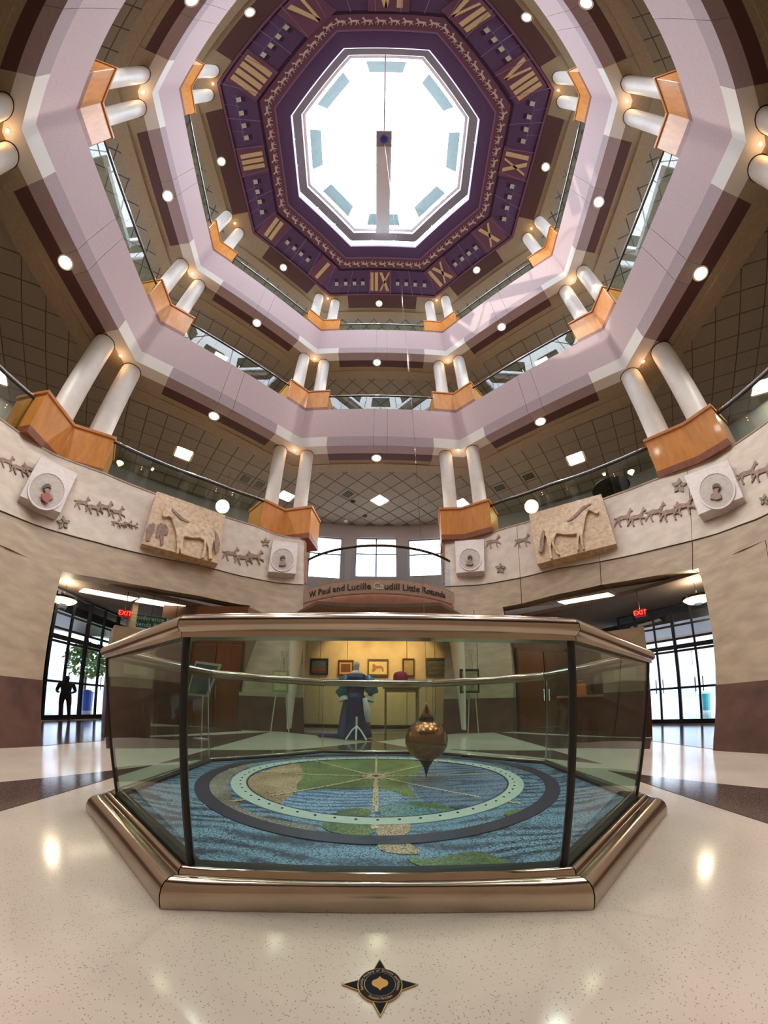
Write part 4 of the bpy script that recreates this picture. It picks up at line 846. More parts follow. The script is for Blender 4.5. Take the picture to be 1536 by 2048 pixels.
painting((735, 1318, 777, 1352), mat('paper_cream', (222, 206, 168), .8, noise=(8, .08)), mat('frame_taupe', (104, 84, 62), .5), 'cream drawing of a horse in a taupe frame, middle of the screen', blob(HS, mat('sketch_brown', (170, 128, 84), .8), 'horse_sketch'))
painting((805, 1317, 829, 1353), mat('mirror_tan', (158, 140, 108), .6, noise=(5, .15)), mat('frame_wine', (70, 26, 20), .5), 'upright greyish tan picture in a dark wine red frame')
painting((851, 1316, 893, 1352), mat('paint_grey', (90, 94, 84), .7, noise=(3, .5, (1, 1, 3))), mat('frame_grey', (74, 76, 70), .5), 'wide grey green picture, rightmost on the screen')
# slim console table with a pink pot
tb = Pz(773, 1470); ty = 5.75; A, B = aty(766, 1374, ty), aty(840, 1374, ty); zt_ = (A[2] + B[2]) / 2; tan = mat('table_tan', (136, 104, 66), .5, noise=(6, .1))
t = thing('console_table', 'slim tan console table standing before the display screen', 'table', ((A[0] + B[0]) / 2, ty, 0))
b = MB(); b.box(((A[0] + B[0]) / 2, ty, zt_ - .02), (B[0] - A[0], .4, .05)); obj('table_top', b, tan, t, bevel=.006)
b = MB(); b.box(((A[0] + B[0]) / 2, ty, zt_ - .09), (B[0] - A[0] - .1, .34, .09)); obj('apron', b, tan, t)
for sx in (A[0] + .07, B[0] - .07):
    for sy in (ty - .16, ty + .16): b = MB(); b.box((sx, sy, (zt_ - .05) / 2), (.05, .05, zt_ - .05)); obj('leg', b, tan, t)
p = aty(801, 1371, ty); pk = mat('pink_velvet', (150, 36, 62), .6, noise=(12, .2))
t = thing('hat', 'crimson pink hat standing on the console table', 'hat', (p[0], ty, zt_)); b = MB(); b.lathe([(.24, .0), (.25, .02), (.19, .03)], (p[0], ty, zt_ + .005), 24); obj('brim', b, pk, t, smooth=True)
b = MB(); b.lathe([(.19, .03), (.20, .1), (.19, .3), (.17, .36), (.10, .40), (.03, .41)], (p[0], ty, zt_ + .005), 24); obj('crown', b, pk, t, smooth=True)
# costume on a stand
dp = Pz(713, 1477); dy = float(dp[1]); dx0 = float(dp[0]); blue = mat('royal_blue', (6, 18, 84), .45, noise=(5, .35)); tealf = mat('teal_satin', (20, 96, 128), .25, noise=(7, .4)); cream_f = mat('cream_lace', (200, 196, 190), .7)
zD = lambda y: float(aty(713, y, dy)[2]); s1 = zD(1350)
t = thing('costume', 'long royal blue period dress with teal sleeves on a stand', 'dress', (dx0, dy, 0))
def ell(prof, c, m, nm, par, seg=28, fold=.0):
    rows = []
    for (rx, ry, z) in prof:
        rows.append([(c[0] + rx * (1 + fold * math.sin(9 * a_)) * math.cos(a_), c[1] + ry * (1 + fold * math.sin(9 * a_ + 1)) * math.sin(a_), z) for a_ in [2 * PI * i / seg for i in range(seg)]])
    b = MB(); b.ringloft(rows); o_ = len(b.v); b.f.append(tuple(range(seg))); b.f.append(tuple(range(o_ - seg, o_))); return obj(nm, b, m, par, smooth=True)
k_ = s1 / 1.42
sk_ = ell([(.40, .34, .04), (.38, .32, .1), (.32, .27, .5), (.24, .21, .9), (.185, .16, 1.02 * k_)], (dx0 - .05, dy, 0), blue, 'skirt', t, fold=.05)
ell([(.185, .16, 1.0 * k_), (.22, .18, 1.15 * k_), (.25, .19, 1.32 * k_), (.22, .15, 1.42 * k_), (.09, .08, 1.47 * k_)], (dx0 - .03, dy, 0), blue, 'bodice', t)
for sg_ in (-1, 1):
    b = MB(); b.tube([(dx0 + sg_ * .22, dy, 1.38 * k_), (dx0 + sg_ * .31, dy - .03, 1.22 * k_), (dx0 + sg_ * .33, dy - .06, 1.05 * k_), (dx0 + sg_ * .29, dy - .1, .92 * k_)], [.10, .14, .15, .09], 12); so_ = obj('sleeve', b, tealf, t, smooth=True)
    b = MB(); b.tube([(dx0 + sg_ * .29, dy - .1, .93 * k_), (dx0 + sg_ * .27, dy - .12, .84 * k_)], [.09, .12], 12); obj('cuff', b, cream_f, so_)
b = MB(); b.tube([(dx0 + .18, dy - .2, .9), (dx0 + .24, dy - .22, .6), (dx0 + .27, dy - .24, .38)], [.05, .08, .06], 10); obj('sash', b, cream_f, t, smooth=True)
b = MB(); b.slab([(dx0 - .25, dy - .1, .02), (dx0 - .85, dy - .05, .02), (dx0 - .95, dy + .15, .02), (dx0 - .2, dy + .25, .02)], (0, 0, 1), .07); obj('train', b, mat('violet_blue', (40, 30, 110), .5), t, bevel=.03)
ell([(.20, .15, 1.43 * k_), (.12, .1, 1.48 * k_), (.075, .07, 1.52 * k_)], (dx0 - .02, dy, 0), cream_f, 'collar', t)
b = MB(); b.lathe([(.065, 1.5 * k_), (.06, 1.6 * k_), (.075, 1.62 * k_), (.07, 1.7 * k_), (.02, 1.72 * k_)], (dx0 - .02, dy, 0), 18); obj('neck_form', b, cream_f, t, smooth=True)
for a_ in (-150, -90, -30): b = MB(); b.tube([(dx0 + .02, dy - .30, .30), (dx0 + .02 + .1 * math.cos(math.radians(a_)), dy - .34 + .05 * math.sin(math.radians(a_)), .22), (dx0 + .02 + .25 * math.cos(math.radians(a_)), dy - .36 + .12 * math.sin(math.radians(a_)), .02)], .018, 8); obj('stand_leg', b, whitep, t)
b = MB(); b.tube([(dx0 + .02, dy - .30, .5), (dx0 + .02, dy - .30, .28)], .022, 8); obj('stand_pole', b, whitep, t)
# easels
def easel(base, xs_, lab, m, pic, fr_m, in_m, piclab):
    B_ = Pz(*base); y0 = float(B_[1]); zz_ = lambda x, y: aty(x, y, y0); top = zz_((xs_[0] + xs_[1]) / 2, xs_[2])
    t = thing('easel', lab, 'easel', (B_[0], y0, 0), 'tripod easels')
    l, r = zz_(xs_[0], base[1])[0], zz_(xs_[1], base[1])[0]; m0 = (l + r) / 2
    for x in (l, r): b = MB(); b.tube([(x, y0, .0), (m0 + (x - m0) * .15, y0 + .12, top[2])], .016, 6); obj('leg', b, m, t)
    b = MB(); b.tube([(m0, y0 + .75, 0), (m0, y0 + .14, top[2] - .1)], .016, 6); obj('leg', b, m, t)
    b = MB(); b.box((m0, y0 + .1, top[2]), (.14, .03, .12)); obj('head_block', b, m, t)
    A, C_ = aty(pic[0], pic[1], y0 - .03), aty(pic[2], pic[3], y0 - .03); c = ((A[0] + C_[0]) / 2, y0 - .03, (A[2] + C_[2]) / 2); w_, h_ = abs(C_[0] - A[0]), abs(A[2] - C_[2])
    b = MB(); b.box((m0, y0 + .0, c[2] - h_ / 2 - .015), (w_ * .9, .1, .025)); obj('ledge', b, m, t)
    p = thing('framed_picture', piclab, 'picture', c)
    b = MB(); b.box(c, (w_, .03, h_)); obj('frame', b, fr_m, p, bevel=.005); b = MB(); b.box((c[0], c[1] - .018, c[2]), (w_ * .8, .01, h_ * .8)); obj('canvas', b, in_m, p)
easel((556, 1467), (541, 578, 1305), 'pale tripod easel left of the display screen', mat('easel_pale', (190, 180, 160), .5), (546, 1340, 576, 1385), mat('frame_sage', (150, 156, 110), .6), mat('canvas_pale', (200, 196, 150), .6, noise=(10, .2)), 'small sage framed picture on the left easel')
easel((946, 1467), (936, 957, 1303), 'pale tripod easel right of the display screen', MATS['easel_pale'], (919, 1338, 959, 1386), mat('frame_espresso', (46, 34, 28), .5), mat('canvas_green', (150, 150, 110), .6, noise=(6, .35)), 'picture in a dark brown frame on the right easel')
# tilted poster on a chrome pole
B_ = Pz(410, 1462); y0 = float(B_[1]) - 1.4; pp = [aty(x, y, y0) for x, y in ((393, 1322), (444, 1329), (415, 1394), (375, 1390))]; c_ = sum(pp) / 4
t = thing('poster_stand', 'tilted dark poster in a silver frame on a slim chrome pole', 'poster stand', (float(c_[0]), y0, 0))
b = MB(); b.slab(pp, (0, -1, 0), .03); obj('frame', b, mat('silver_frame', (176, 186, 180), .4, .3), t); b = MB(); b.slab([c_ + (p - c_) * .86 + np.array([0, -.034, 0]) for p in pp], (0, -1, 0), .005); obj('poster', b, mat('poster_dark', (62, 84, 84), .4, noise=(3, .3)), t)
b = MB(); b.tube([(c_[0], y0 + .03, .02), (c_[0], y0 + .03, c_[2])], .015, 8); obj('pole', b, steel, t); b = MB(); b.lathe([(.17, 0), (.16, .02), (.02, .03)], (c_[0], y0 + .03, .004), 24); obj('foot', b, steel, t, smooth=True)
# black round disc seen over the right frieze, behind the railing
p = atz(1222, 977, 9.9); t = thing('parasol', 'large black round canopy seen from below over the right frieze', 'parasol', tuple(p))
b = MB(); b.lathe([(.02, .3), (.55, .22), (.82, .07), (.86, 0), (.80, .02), (.55, .16), (.02, .23)], tuple(p), 36, cap=False); obj('canopy', b, black, t, smooth=True)
b = MB(); b.lathe([(.08, -.02), (.12, .05), (.1, .16)], tuple(p), 14); obj('hub', b, darkmetal, t); b = MB(); b.tube([(p[0], p[1], p[2] + .15), (p[0], p[1], 6.6)], .03, 8); obj('pole', b, black, t)
# person at the left doors : one continuous skinned body
def person(base, hgt, lab):
    t = thing('person', lab, 'person', (base[0], base[1], 0)); s = hgt / 1.75
    W_ = 1.5; J = {'pel': (0, 0, .95), 'sp': (0, 0, 1.15), 'ch': (0, 0, 1.36), 'nk': (0, -.01, 1.5), 'hd': (0, -.03, 1.62), 'ht': (0, -.02, 1.72)}
    for g, q in ((-1, 'l'), (1, 'r')):
        J['hp' + q] = (g * .1, 0, .9); J['kn' + q] = (g * .12, -.02 * g, .5); J['an' + q] = (g * .13, .03, .09); J['to' + q] = (g * .15, -.13, .04)
        J['sh' + q] = (g * .19, 0, 1.43); J['el' + q] = (g * .27, .02, 1.15); J['wr' + q] = (g * .19, -.2, 1.08); J['ha' + q] = (g * .13, -.27, 1.10)
    R = {'pel': .15, 'sp': .145, 'ch': .16, 'nk': .06, 'hd': .095, 'ht': .07, 'hp': .1, 'kn': .065, 'an': .045, 'to': .04, 'sh': .075, 'el': .05, 'wr': .035, 'ha': .035}
    E_ = [('pel', 'sp'), ('sp', 'ch'), ('ch', 'nk'), ('nk', 'hd'), ('hd', 'ht')]
    for q in 'lr': E_ += [('pel', 'hp' + q), ('hp' + q, 'kn' + q), ('kn' + q, 'an' + q), ('an' + q, 'to' + q), ('ch', 'sh' + q), ('sh' + q, 'el' + q), ('el' + q, 'wr' + q), ('wr' + q, 'ha' + q)]
    K = list(J); me = bpy.data.meshes.new('body'); me.from_pydata([tuple(c * s for c in J[k]) for k in K], [(K.index(a), K.index(b_)) for a, b_ in E_], [])
    o = bpy.data.objects.new('body', me); COL.objects.link(o); o.parent = t; o.modifiers.new('skin', 'SKIN'); o.modifiers.new('sub', 'SUBSURF').levels = 2; o.modifiers['sub'].render_levels = 2
    sv = me.skin_vertices[0].data
    for i, k in enumerate(K):
        r = (R.get(k) or R[k[:2]]) * s; sv[i].radius = (r, r * (.72 if k in ('pel', 'sp', 'ch') else 1)); sv[i].use_root = (k == 'pel')
    me.materials.append(mat('dark_clothes', (20, 20, 26), .8)); WL[o.name] = Vector((0, 0, 0))
    o.scale = (1.35, 1.25, 1); o.rotation_euler = (0, 0, math.radians(40)); b = MB(); b.lathe([(.02, 1.745), (.09, 1.71), (.105, 1.64), (.09, 1.58)], (0, 0, 0), 16, cap=False); h = obj('hair', b, mat('dark_hair', (18, 14, 12), .7)); h.parent = t; h.location = (0, .0, 0); h.scale = (s, s, s)
pb = atz(128, 1441, 0); ph = float(atver(128, 1353, pb)[2]); person((pb[0], pb[1]), ph * 1.03, 'dark standing person with bent arms, silhouetted before the left doors')
# outside : pavement, a pale block, bins and a tree
gm = mat('pavement', (170, 168, 166), .8, noise=(2, .1)); b = MB(); b.box((0, 0, -.3), (120, 120, .2)); struct('floor_9', b, gm, label='pavement outside the building')
for sx, cx_, cy_, lab in ((-1, -24, 12, 'left'), (1, 24, 14, 'right')):
    t = thing('building', 'pale city building across the street outside the %s doors' % lab, 'building', (cx_, cy_, -.2)); b = MB(); b.box((cx_, cy_, 2.5), (6, 16, 5.4)); obj('wall', b, mat('pale_facade', (206, 210, 218), .8, noise=(1, .1)), t)
    for j in range(5):
        for k in range(2): b = MB(); b.box((cx_ - sx * 3.02, cy_ - 6 + j * 3, 1.2 + k * 2.1), (.06, 1.7, 1.2)); obj('window', b, mat('facade_glass', (150, 170, 200), .3), t)
b = MB(); b.box((0, 8.4, 1.75), (6.6, .15, 3.5)); obj('wall_panel', b, lobw, lw)
for a0_, a1_ in ((42, 138), (168, 372)):
    b = MB(); arcwall(b, a0_, a1_, 12.5, 0, 3.5, 30); obj('wall_panel', b, lobw, lw, smooth=True, angle=30)
for (px, py), m_, lab in (((171, 1428), mat('bin_blue', (40, 80, 170), .5), 'blue bin outside the left doors'), ((1411, 1425), mat('bin_teal', (40, 140, 160), .5), 'teal bin outside the right doors')):
    q = atz(px, py, 0) * 1.0; d_ = nrmz([q[0] - CC[0], q[1] - CC[1], 0]); q = q + d_ * 2.5; t = thing('bin', lab, 'bin', (q[0], q[1], -.2)); b = MB(); b.lathe([(.24, -.2), (.28, .7)], (q[0], q[1], 0), 16); obj('body', b, m_, t); b = MB(); b.lathe([(.3, .7), (.3, .76), (.15, .85)], (q[0], q[1], 0), 16); obj('lid', b, m_, t)
q = atz(165, 1440, 0); d_ = nrmz([q[0] - CC[0], q[1] - CC[1], 0]); q = q + d_ * 6; t = thing('tree', 'small green street tree outside the left doors', 'tree', (q[0], q[1], -.2)); b = MB(); b.tube([(q[0], q[1], -.2), (q[0], q[1], 1.6)], .07, 8); obj('trunk', b, brownwood, t)
me = bpy.data.meshes.new('foliage'); bm = bmesh.new()
for i in range(420):
    a_, e_, r_ = random.random() * 2 * PI, math.asin(random.uniform(-1, 1)), 1.0 * random.random() ** .33; c0 = Vector((q[0] + r_ * math.cos(a_) * math.cos(e_), q[1] + r_ * math.sin(a_) * math.cos(e_), 2.1 + .8 * r_ * math.sin(e_))); u = Vector((random.gauss(0, 1), random.gauss(0, 1), random.gauss(0, 1))).normalized() * .13; v_ = u.orthogonal().normalized() * .07
    bm.faces.new([bm.verts.new(c0 - u), bm.verts.new(c0 + v_), bm.verts.new(c0 + u), bm.verts.new(c0 - v_)])
bm.to_mesh(me); bm.free(); o = link_mesh('foliage', me, mat('leaves', (96, 130, 70), .7), t); o['kind'] = 'stuff'
# ================================================================== STONE RELIEFS on the frieze
def wn_(p): d = np.array([p[0], p[1], 0.]); return -d / np.linalg.norm(d)
PLN = {}
def relief(px, t0, t1, m, name, parent, bevel=.01):
    if parent.name in PLN: c, n = PLN[parent.name]; P = [atplane(x, y, c + n * t0, n) for x, y in px]
    else: P = [onwall(x, y, t0) for x, y in px]; c = sum(P) / len(P); n = wn_(c)
    Q = [p + n * (t1 - t0) for p in P]; k = len(P); b = MB(); b.add(P + Q, [tuple(range(k))[::-1], tuple(range(k, 2 * k))] + [(i, (i + 1) % k, k + (i + 1) % k, k + i) for i in range(k)])
    me = bpy.data.meshes.new(name); me.from_pydata([tuple(v) for v in b.v], [], b.f); bm = bmesh.new(); bm.from_mesh(me); bmesh.ops.recalc_face_normals(bm, faces=bm.faces); bmesh.ops.triangulate(bm, faces=[f for f in bm.faces if len(f.verts) > 4]); bm.to_mesh(me); bm.free()
    o = link_mesh(name, me, m, parent)
    if bevel: bv = o.modifiers.new('bevel', 'BEVEL'); bv.width = bevel; bv.segments = 2; bv.limit_method = 'ANGLE'; bv.angle_limit = math.radians(40)
    return o
def C1(L): return [(u / 2.477, 900 + v / 2.477) for u, v in L]
def C4(L): return [(940 + u / 3.84, 880 + v / 3.84) for u, v in L]
def C2(L): return [(880 + u / 2.3415, 900 + v / 2.3415) for u, v in L]
def rbox(name, quad, lab, m, th, cat='relief'):
    P = [onwall(x, y, .03) for x, y in quad]; c = sum(P) / 4; t = thing(name, lab, cat, tuple(c)); n = nrmz(np.cross(P[2] - P[0], P[3] - P[1])); n = n if n @ (CC - c) > 0 else -n
    PLN[t.name] = (c, n); relief(quad, -.05, th, m, 'slab', t, .012); return t
HL_ = C1([(822, 268), (830, 283), (845, 270), (852, 290), (872, 308), (905, 335), (940, 358), (975, 370), (1010, 377), (1045, 385), (1068, 402), (1084, 430), (1088, 465), (1080, 500), (1066, 512), (1060, 480), (1056, 455), (1050, 480), (1044, 510), (1049, 548), (1030, 548), (1028, 500), (1020, 470), (1018, 505), (1008, 542), (992, 543), (1004, 500), (1008, 455), (985, 442), (950, 444), (910, 436), (905, 455), (901, 480), (907, 522), (893, 522), (886, 488), (884, 522), (870, 522), (872, 480), (870, 430), (866, 405), (856, 375), (845, 345), (832, 336), (815, 342), (803, 335), (802, 320), (812, 295)])
tl = rbox('relief_panel', C1([(765, 235), (1102, 350), (1064, 590), (690, 497)]), 'large raised tan stone panel with a standing horse facing left', reltan, .22)
relief(HL_, .22, .30, horsem, 'standing_horse', tl, .02)
relief(C1([(1064, 400), (1082, 430), (1090, 465), (1082, 502), (1066, 514), (1062, 480), (1066, 440)]), .30, .325, herdm, 'tail', tl, .008)
relief(C1([(852, 288), (905, 335), (940, 358), (930, 362), (892, 345), (850, 302)]), .30, .32, herdm, 'mane', tl, .005)
for L in ([(722, 452), (722, 400), (735, 372), (760, 362), (770, 372), (765, 400), (748, 430), (740, 455)], [(770, 430), (778, 380), (795, 362), (825, 375), (835, 400), (828, 425), (812, 420), (808, 470), (795, 475), (790, 425), (780, 440)]):
    relief(C1(L), .22, .245, herdm, 'small_horse', tl, .008)
HR_ = C4([(935, 478), (945, 500), (965, 530), (993, 560), (988, 578), (965, 577), (940, 560), (915, 552), (899, 585), (888, 625), (880, 690), (868, 740), (870, 790), (885, 852), (870, 854), (855, 790), (848, 748), (838, 800), (842, 858), (825, 857), (822, 790), (825, 732), (780, 740), (720, 737), (670, 730), (655, 760), (650, 810), (672, 850), (695, 892), (678, 894), (645, 845), (632, 800), (626, 830), (632, 880), (640, 922), (622, 922), (612, 870), (600, 810), (590, 760), (576, 740), (572, 790), (568, 840), (555, 870), (530, 865), (525, 800), (535, 720), (560, 675), (600, 655), (660, 640), (740, 625), (790, 585), (830, 540), (870, 505), (915, 490)])
tr_ = rbox('relief_panel', C2([(430, 325), (765, 235), (836, 470), (470, 560)]), 'large raised tan stone panel with a standing horse facing right', reltan, .22)
relief(HR_, .22, .30, horsem, 'standing_horse', tr_, .02)
relief(C4([(560, 690), (545, 730), (535, 800), (535, 862), (555, 866), (566, 830), (570, 760), (576, 700)]), .30, .325, herdm, 'tail', tr_, .008)
relief(C4([(930, 490), (870, 508), (830, 545), (790, 590), (745, 626), (775, 622), (820, 590), (860, 545), (915, 505)]), .30, .32, herdm, 'mane', tr_, .005)
def circ(c, r, n=28, sq=1.0): return [(c[0] + r * math.cos(2 * PI * i / n), c[1] + r * sq * math.sin(2 * PI * i / n)) for i in range(n)]
def bust(par, c, r, m1, m2):
    relief([(c[0] + r * u, c[1] + r * v) for u, v in [(-.55, .75), (-.45, .35), (-.18, .2), (-.2, .0), (-.33, -.12), (-.35, -.4), (-.15, -.62), (.12, -.64), (.32, -.45), (.33, -.15), (.2, .02), (.18, .2), (.42, .35), (.5, .7), (.1, .85)]], .20, .26, m1, 'bust', par, .01)
    relief([(c[0] + r * u, c[1] + r * v) for u, v in [(-.36, -.3), (-.38, -.5), (-.1, -.72), (.2, -.7), (.36, -.48), (.36, -.3), (.1, -.42)]], .26, .285, m2, 'hair', par, .006)
recess = mat('niche_stone', (176, 164, 156), .7, noise=(9, .12)); red = mat('relief_red', (150, 70, 50), .7)
for quad, cc, r, lab, m1 in (([(72.7, 926), (146, 960.6), (111, 1041), (30, 1009)], (93, 983), 37, 'square stone plaque with a round niche and red-collared bust, far left', herdm),
                             ([(543, 1090), (593.5, 1096), (588, 1157.6), (533.7, 1153.5)], (565, 1120), 23, 'square stone plaque with a round niche and dark bust left of the balcony', herdm),
                             ([(912, 1092), (969.7, 1088), (970.5, 1152), (915, 1156)], (940, 1119), 22, 'square stone plaque with a round niche and bust right of the balcony', herdm),
                             ([(1377.5, 964), (1465, 934), (1497, 1011), (1407.4, 1044.4)], (1434, 982), 36, 'square stone plaque with a round niche and bust at the far right', herdm)):
    t = rbox('portrait_plaque', quad, lab, plaqm, .20); relief(circ(cc, r), .20, .212, recess, 'round_niche', t, 0)
    o_, i_ = circ(cc, r * 1.04, 32), circ(cc, r * .95, 32); po, pi_ = [atplane(*q, PLN[t.name][0] + PLN[t.name][1] * .205, PLN[t.name][1]) for q in o_], [atplane(*q, PLN[t.name][0] + PLN[t.name][1] * .205, PLN[t.name][1]) for q in i_]; n = PLN[t.name][1]; b = MB(); b.ringloft([po, [p + n * .02 for p in po], [p + n * .02 for p in pi_], pi_, po]); obj('niche_rim', b, plaqm, t)
    bust(t, (cc[0], cc[1] + 2), r * .62, m1, mat('bust_dark', (80, 60, 54), .7))
    if r == 37: relief([(cc[0] - 12, cc[1] + 6), (cc[0] + 2, cc[1] + 4), (cc[0] + 8, cc[1] + 12), (cc[0] + 2, cc[1] + 26), (cc[0] - 8, cc[1] + 18)], .26, .28, red, 'collar', t, .004)
def herd(c, s, n_, lab, flip=1, slope=0, step=.75, m=herdm):
    P = onwall(*c, .03); t = thing('horse_relief', lab, 'relief', tuple(P))
    for i in range(n_):
        cx_ = c[0] + (i - (n_ - 1) / 2) * s * step * 1.6; cy_ = c[1] + (i - (n_ - 1) / 2) * s * step * 1.6 * slope + (.25 * s if i % 2 else 0)
        relief([(cx_ + flip * u * s * .9, cy_ - v * s * .95 + u * flip * s * slope * .9) for u, v in RUNNER], .03, .055 + .012 * (i % 3), m, 'horse', t, .006)
herd((200, 1016), 19, 4, 'group of small dark running horses carved left of the left horse panel', 1, .2)
herd((250, 1049), 10, 4, 'row of tiny horses below the larger herd on the left frieze', 1, .12)
herd((487, 1114), 20, 3, 'small running horses carved between the left horse panel and its neighbour plaque', 1, .13)
herd((38, 935), 20, 3, 'carved horses beyond the far left plaque', 1, .35)
herd((988, 1086), 17, 1, 'small carved rider on a horse right of the balcony plaque, left one of two', 1, -.1)
herd((1046, 1084), 18, 1, 'small carved rider on a horse right of the balcony plaque, nearer the big panel', 1, -.1)
herd((1262, 1036), 22, 2, 'carved pair of dark horses right of the right horse panel', 1, -.25)
herd((1342, 1022), 24, 3, 'group of three carved horses left of the far right plaque', 1, -.2)
herd((1512, 945), 26, 2, 'carved dark horses beyond the far right plaque', 1, -.35)
for c, r, lab in (((126, 1046), 14, 'round leaf ornament under the far left plaque'), ((531, 1085), 10, 'round leaf ornament left of the balcony plaque on the left'), ((1359, 972), 16, 'leaf ornament above the right herd'), ((1001, 1137), 11, 'leaf ornament below the small riders'), ((1530, 1000), 12, 'leaf ornament at the right edge of the photo')):
    t = thing('leaf_ornament', lab, 'ornament', tuple(onwall(*c, .03)))
    for k in range(5):
        a_ = 2 * PI * k / 5 - PI / 2; relief([(c[0] + r * (.1 * math.cos(a_)) + 0, c[1] + r * .1 * math.sin(a_)), (c[0] + r * .6 * math.cos(a_ - .5), c[1] + r * .6 * math.sin(a_ - .5)), (c[0] + r * math.cos(a_), c[1] + r * math.sin(a_)), (c[0] + r * .6 * math.cos(a_ + .5), c[1] + r * .6 * math.sin(a_ + .5))], .03, .07, leafm, 'leaf', t, .005)

# ================================================================== PENDULUM CASE
ZM = .108
def bow(V, s, t, d):
    p = lerp2(V[s], V[(s + 1) % 8], t); n = side_n(V, s); w_ = d * 4 * t * (1 - t) if s == 5 else (d * .12 * 4 * t * (1 - t) if s in (4, 6) else 0); return (p[0] - n[0] * w_, p[1] - n[1] * w_)
case = thing('pendulum_case', 'octagonal glass pendulum case with bronze base and bronze handrail', 'display case', (0, 0, 0))
prof = [(0, .002), (0, .03), (.02, .055), (.08, .082), (.18, .102), (.32, .113), (.48, .116), (.55, .112), (.58, .115), (.60, .128), (.66, .138), (.74, .139), (.80, .132), (.84, .123), (1.0, .12), (1.0, .0)]
for s in range(8):
    rows = []
    for tt, z in prof:
        VV = [lerp2(CASE[k], GBOT[k], tt) for k in range(8)]; rows.append([(*bow(VV, s, .002 + .996 * j / 10, .13 * (1 - tt) + .07 * tt), z) for j in range(11)])
    b = MB(); b.ringloft(rows + [rows[0]], False); b.add([r[0] for r in rows], [tuple(range(len(rows)))]); b.add([r[-1] for r in rows], [tuple(range(len(rows)))]); obj('base_rail', b, bronze, case, smooth=True, angle=50)
    # top rail
    tp = [(-.034, 1.012), (-.036, 1.04), (-.045, 1.06), (-.03, 1.095), (.0, 1.108), (.034, 1.10), (.056, 1.075), (.058, 1.05), (.045, 1.035), (.034, 1.03), (.034, 1.012)]
    rows = []
    for o_, z in tp: V = offset(GTOP, o_); L = dist(V[s], V[(s + 1) % 8]); rows.append([(*lerp2(V[s], V[(s + 1) % 8], .002 / L), z), (*lerp2(V[s], V[(s + 1) % 8], 1 - .002 / L), z)])
    b = MB(); b.ringloft(rows + [rows[0]], False); b.add([r[0] for r in rows], [tuple(range(len(rows)))]); b.add([r[1] for r in rows], [tuple(range(len(rows)))]); obj('top_rail', b, bronze, case, smooth=True, angle=50)
    # glass
    rows = []
    for o_, zz_ in ((0, .122), (0, 1.02), (.012, 1.02), (.012, .122)):
        VB, VT = offset(GBOT, o_), offset(GTOP, o_); rows.append([(*(bow(VB, s, .008 + .984 * j / 10, .07) if zz_ < 1 else lerp2(VT[s], VT[(s + 1) % 8], .008 + .984 * j / 10)), zz_) for j in range(11)])
    b = MB(); b.ringloft(rows + [rows[0]], False); b.add([r[0] for r in rows], [(0, 1, 2, 3)]); b.add([r[-1] for r in rows], [(0, 1, 2, 3)]); obj('glass_panel', b, cglass, case, smooth=True, angle=30)
    o1 = offset(GBOT, .02); i1 = offset(GBOT, -.04); b = MB(); rw = lambda V, z: [(*bow(V, s, j / 10, .07), z) for j in range(11)]; b.ringloft([rw(i1, .12), rw(i1, .134), rw(o1, .134), rw(o1, .12)], False); obj('gasket', b, black, case)
for k in range(8):
    r = .016 if k in (4, 5, 6, 7) else .006; b = MB(); b.tube([(*offset(GBOT, .006)[k], .122), (*offset(GTOP, .006)[k], 1.02)], r, 8); obj('corner_joint', b, black if k in (4, 5, 6, 7) else steel, case)
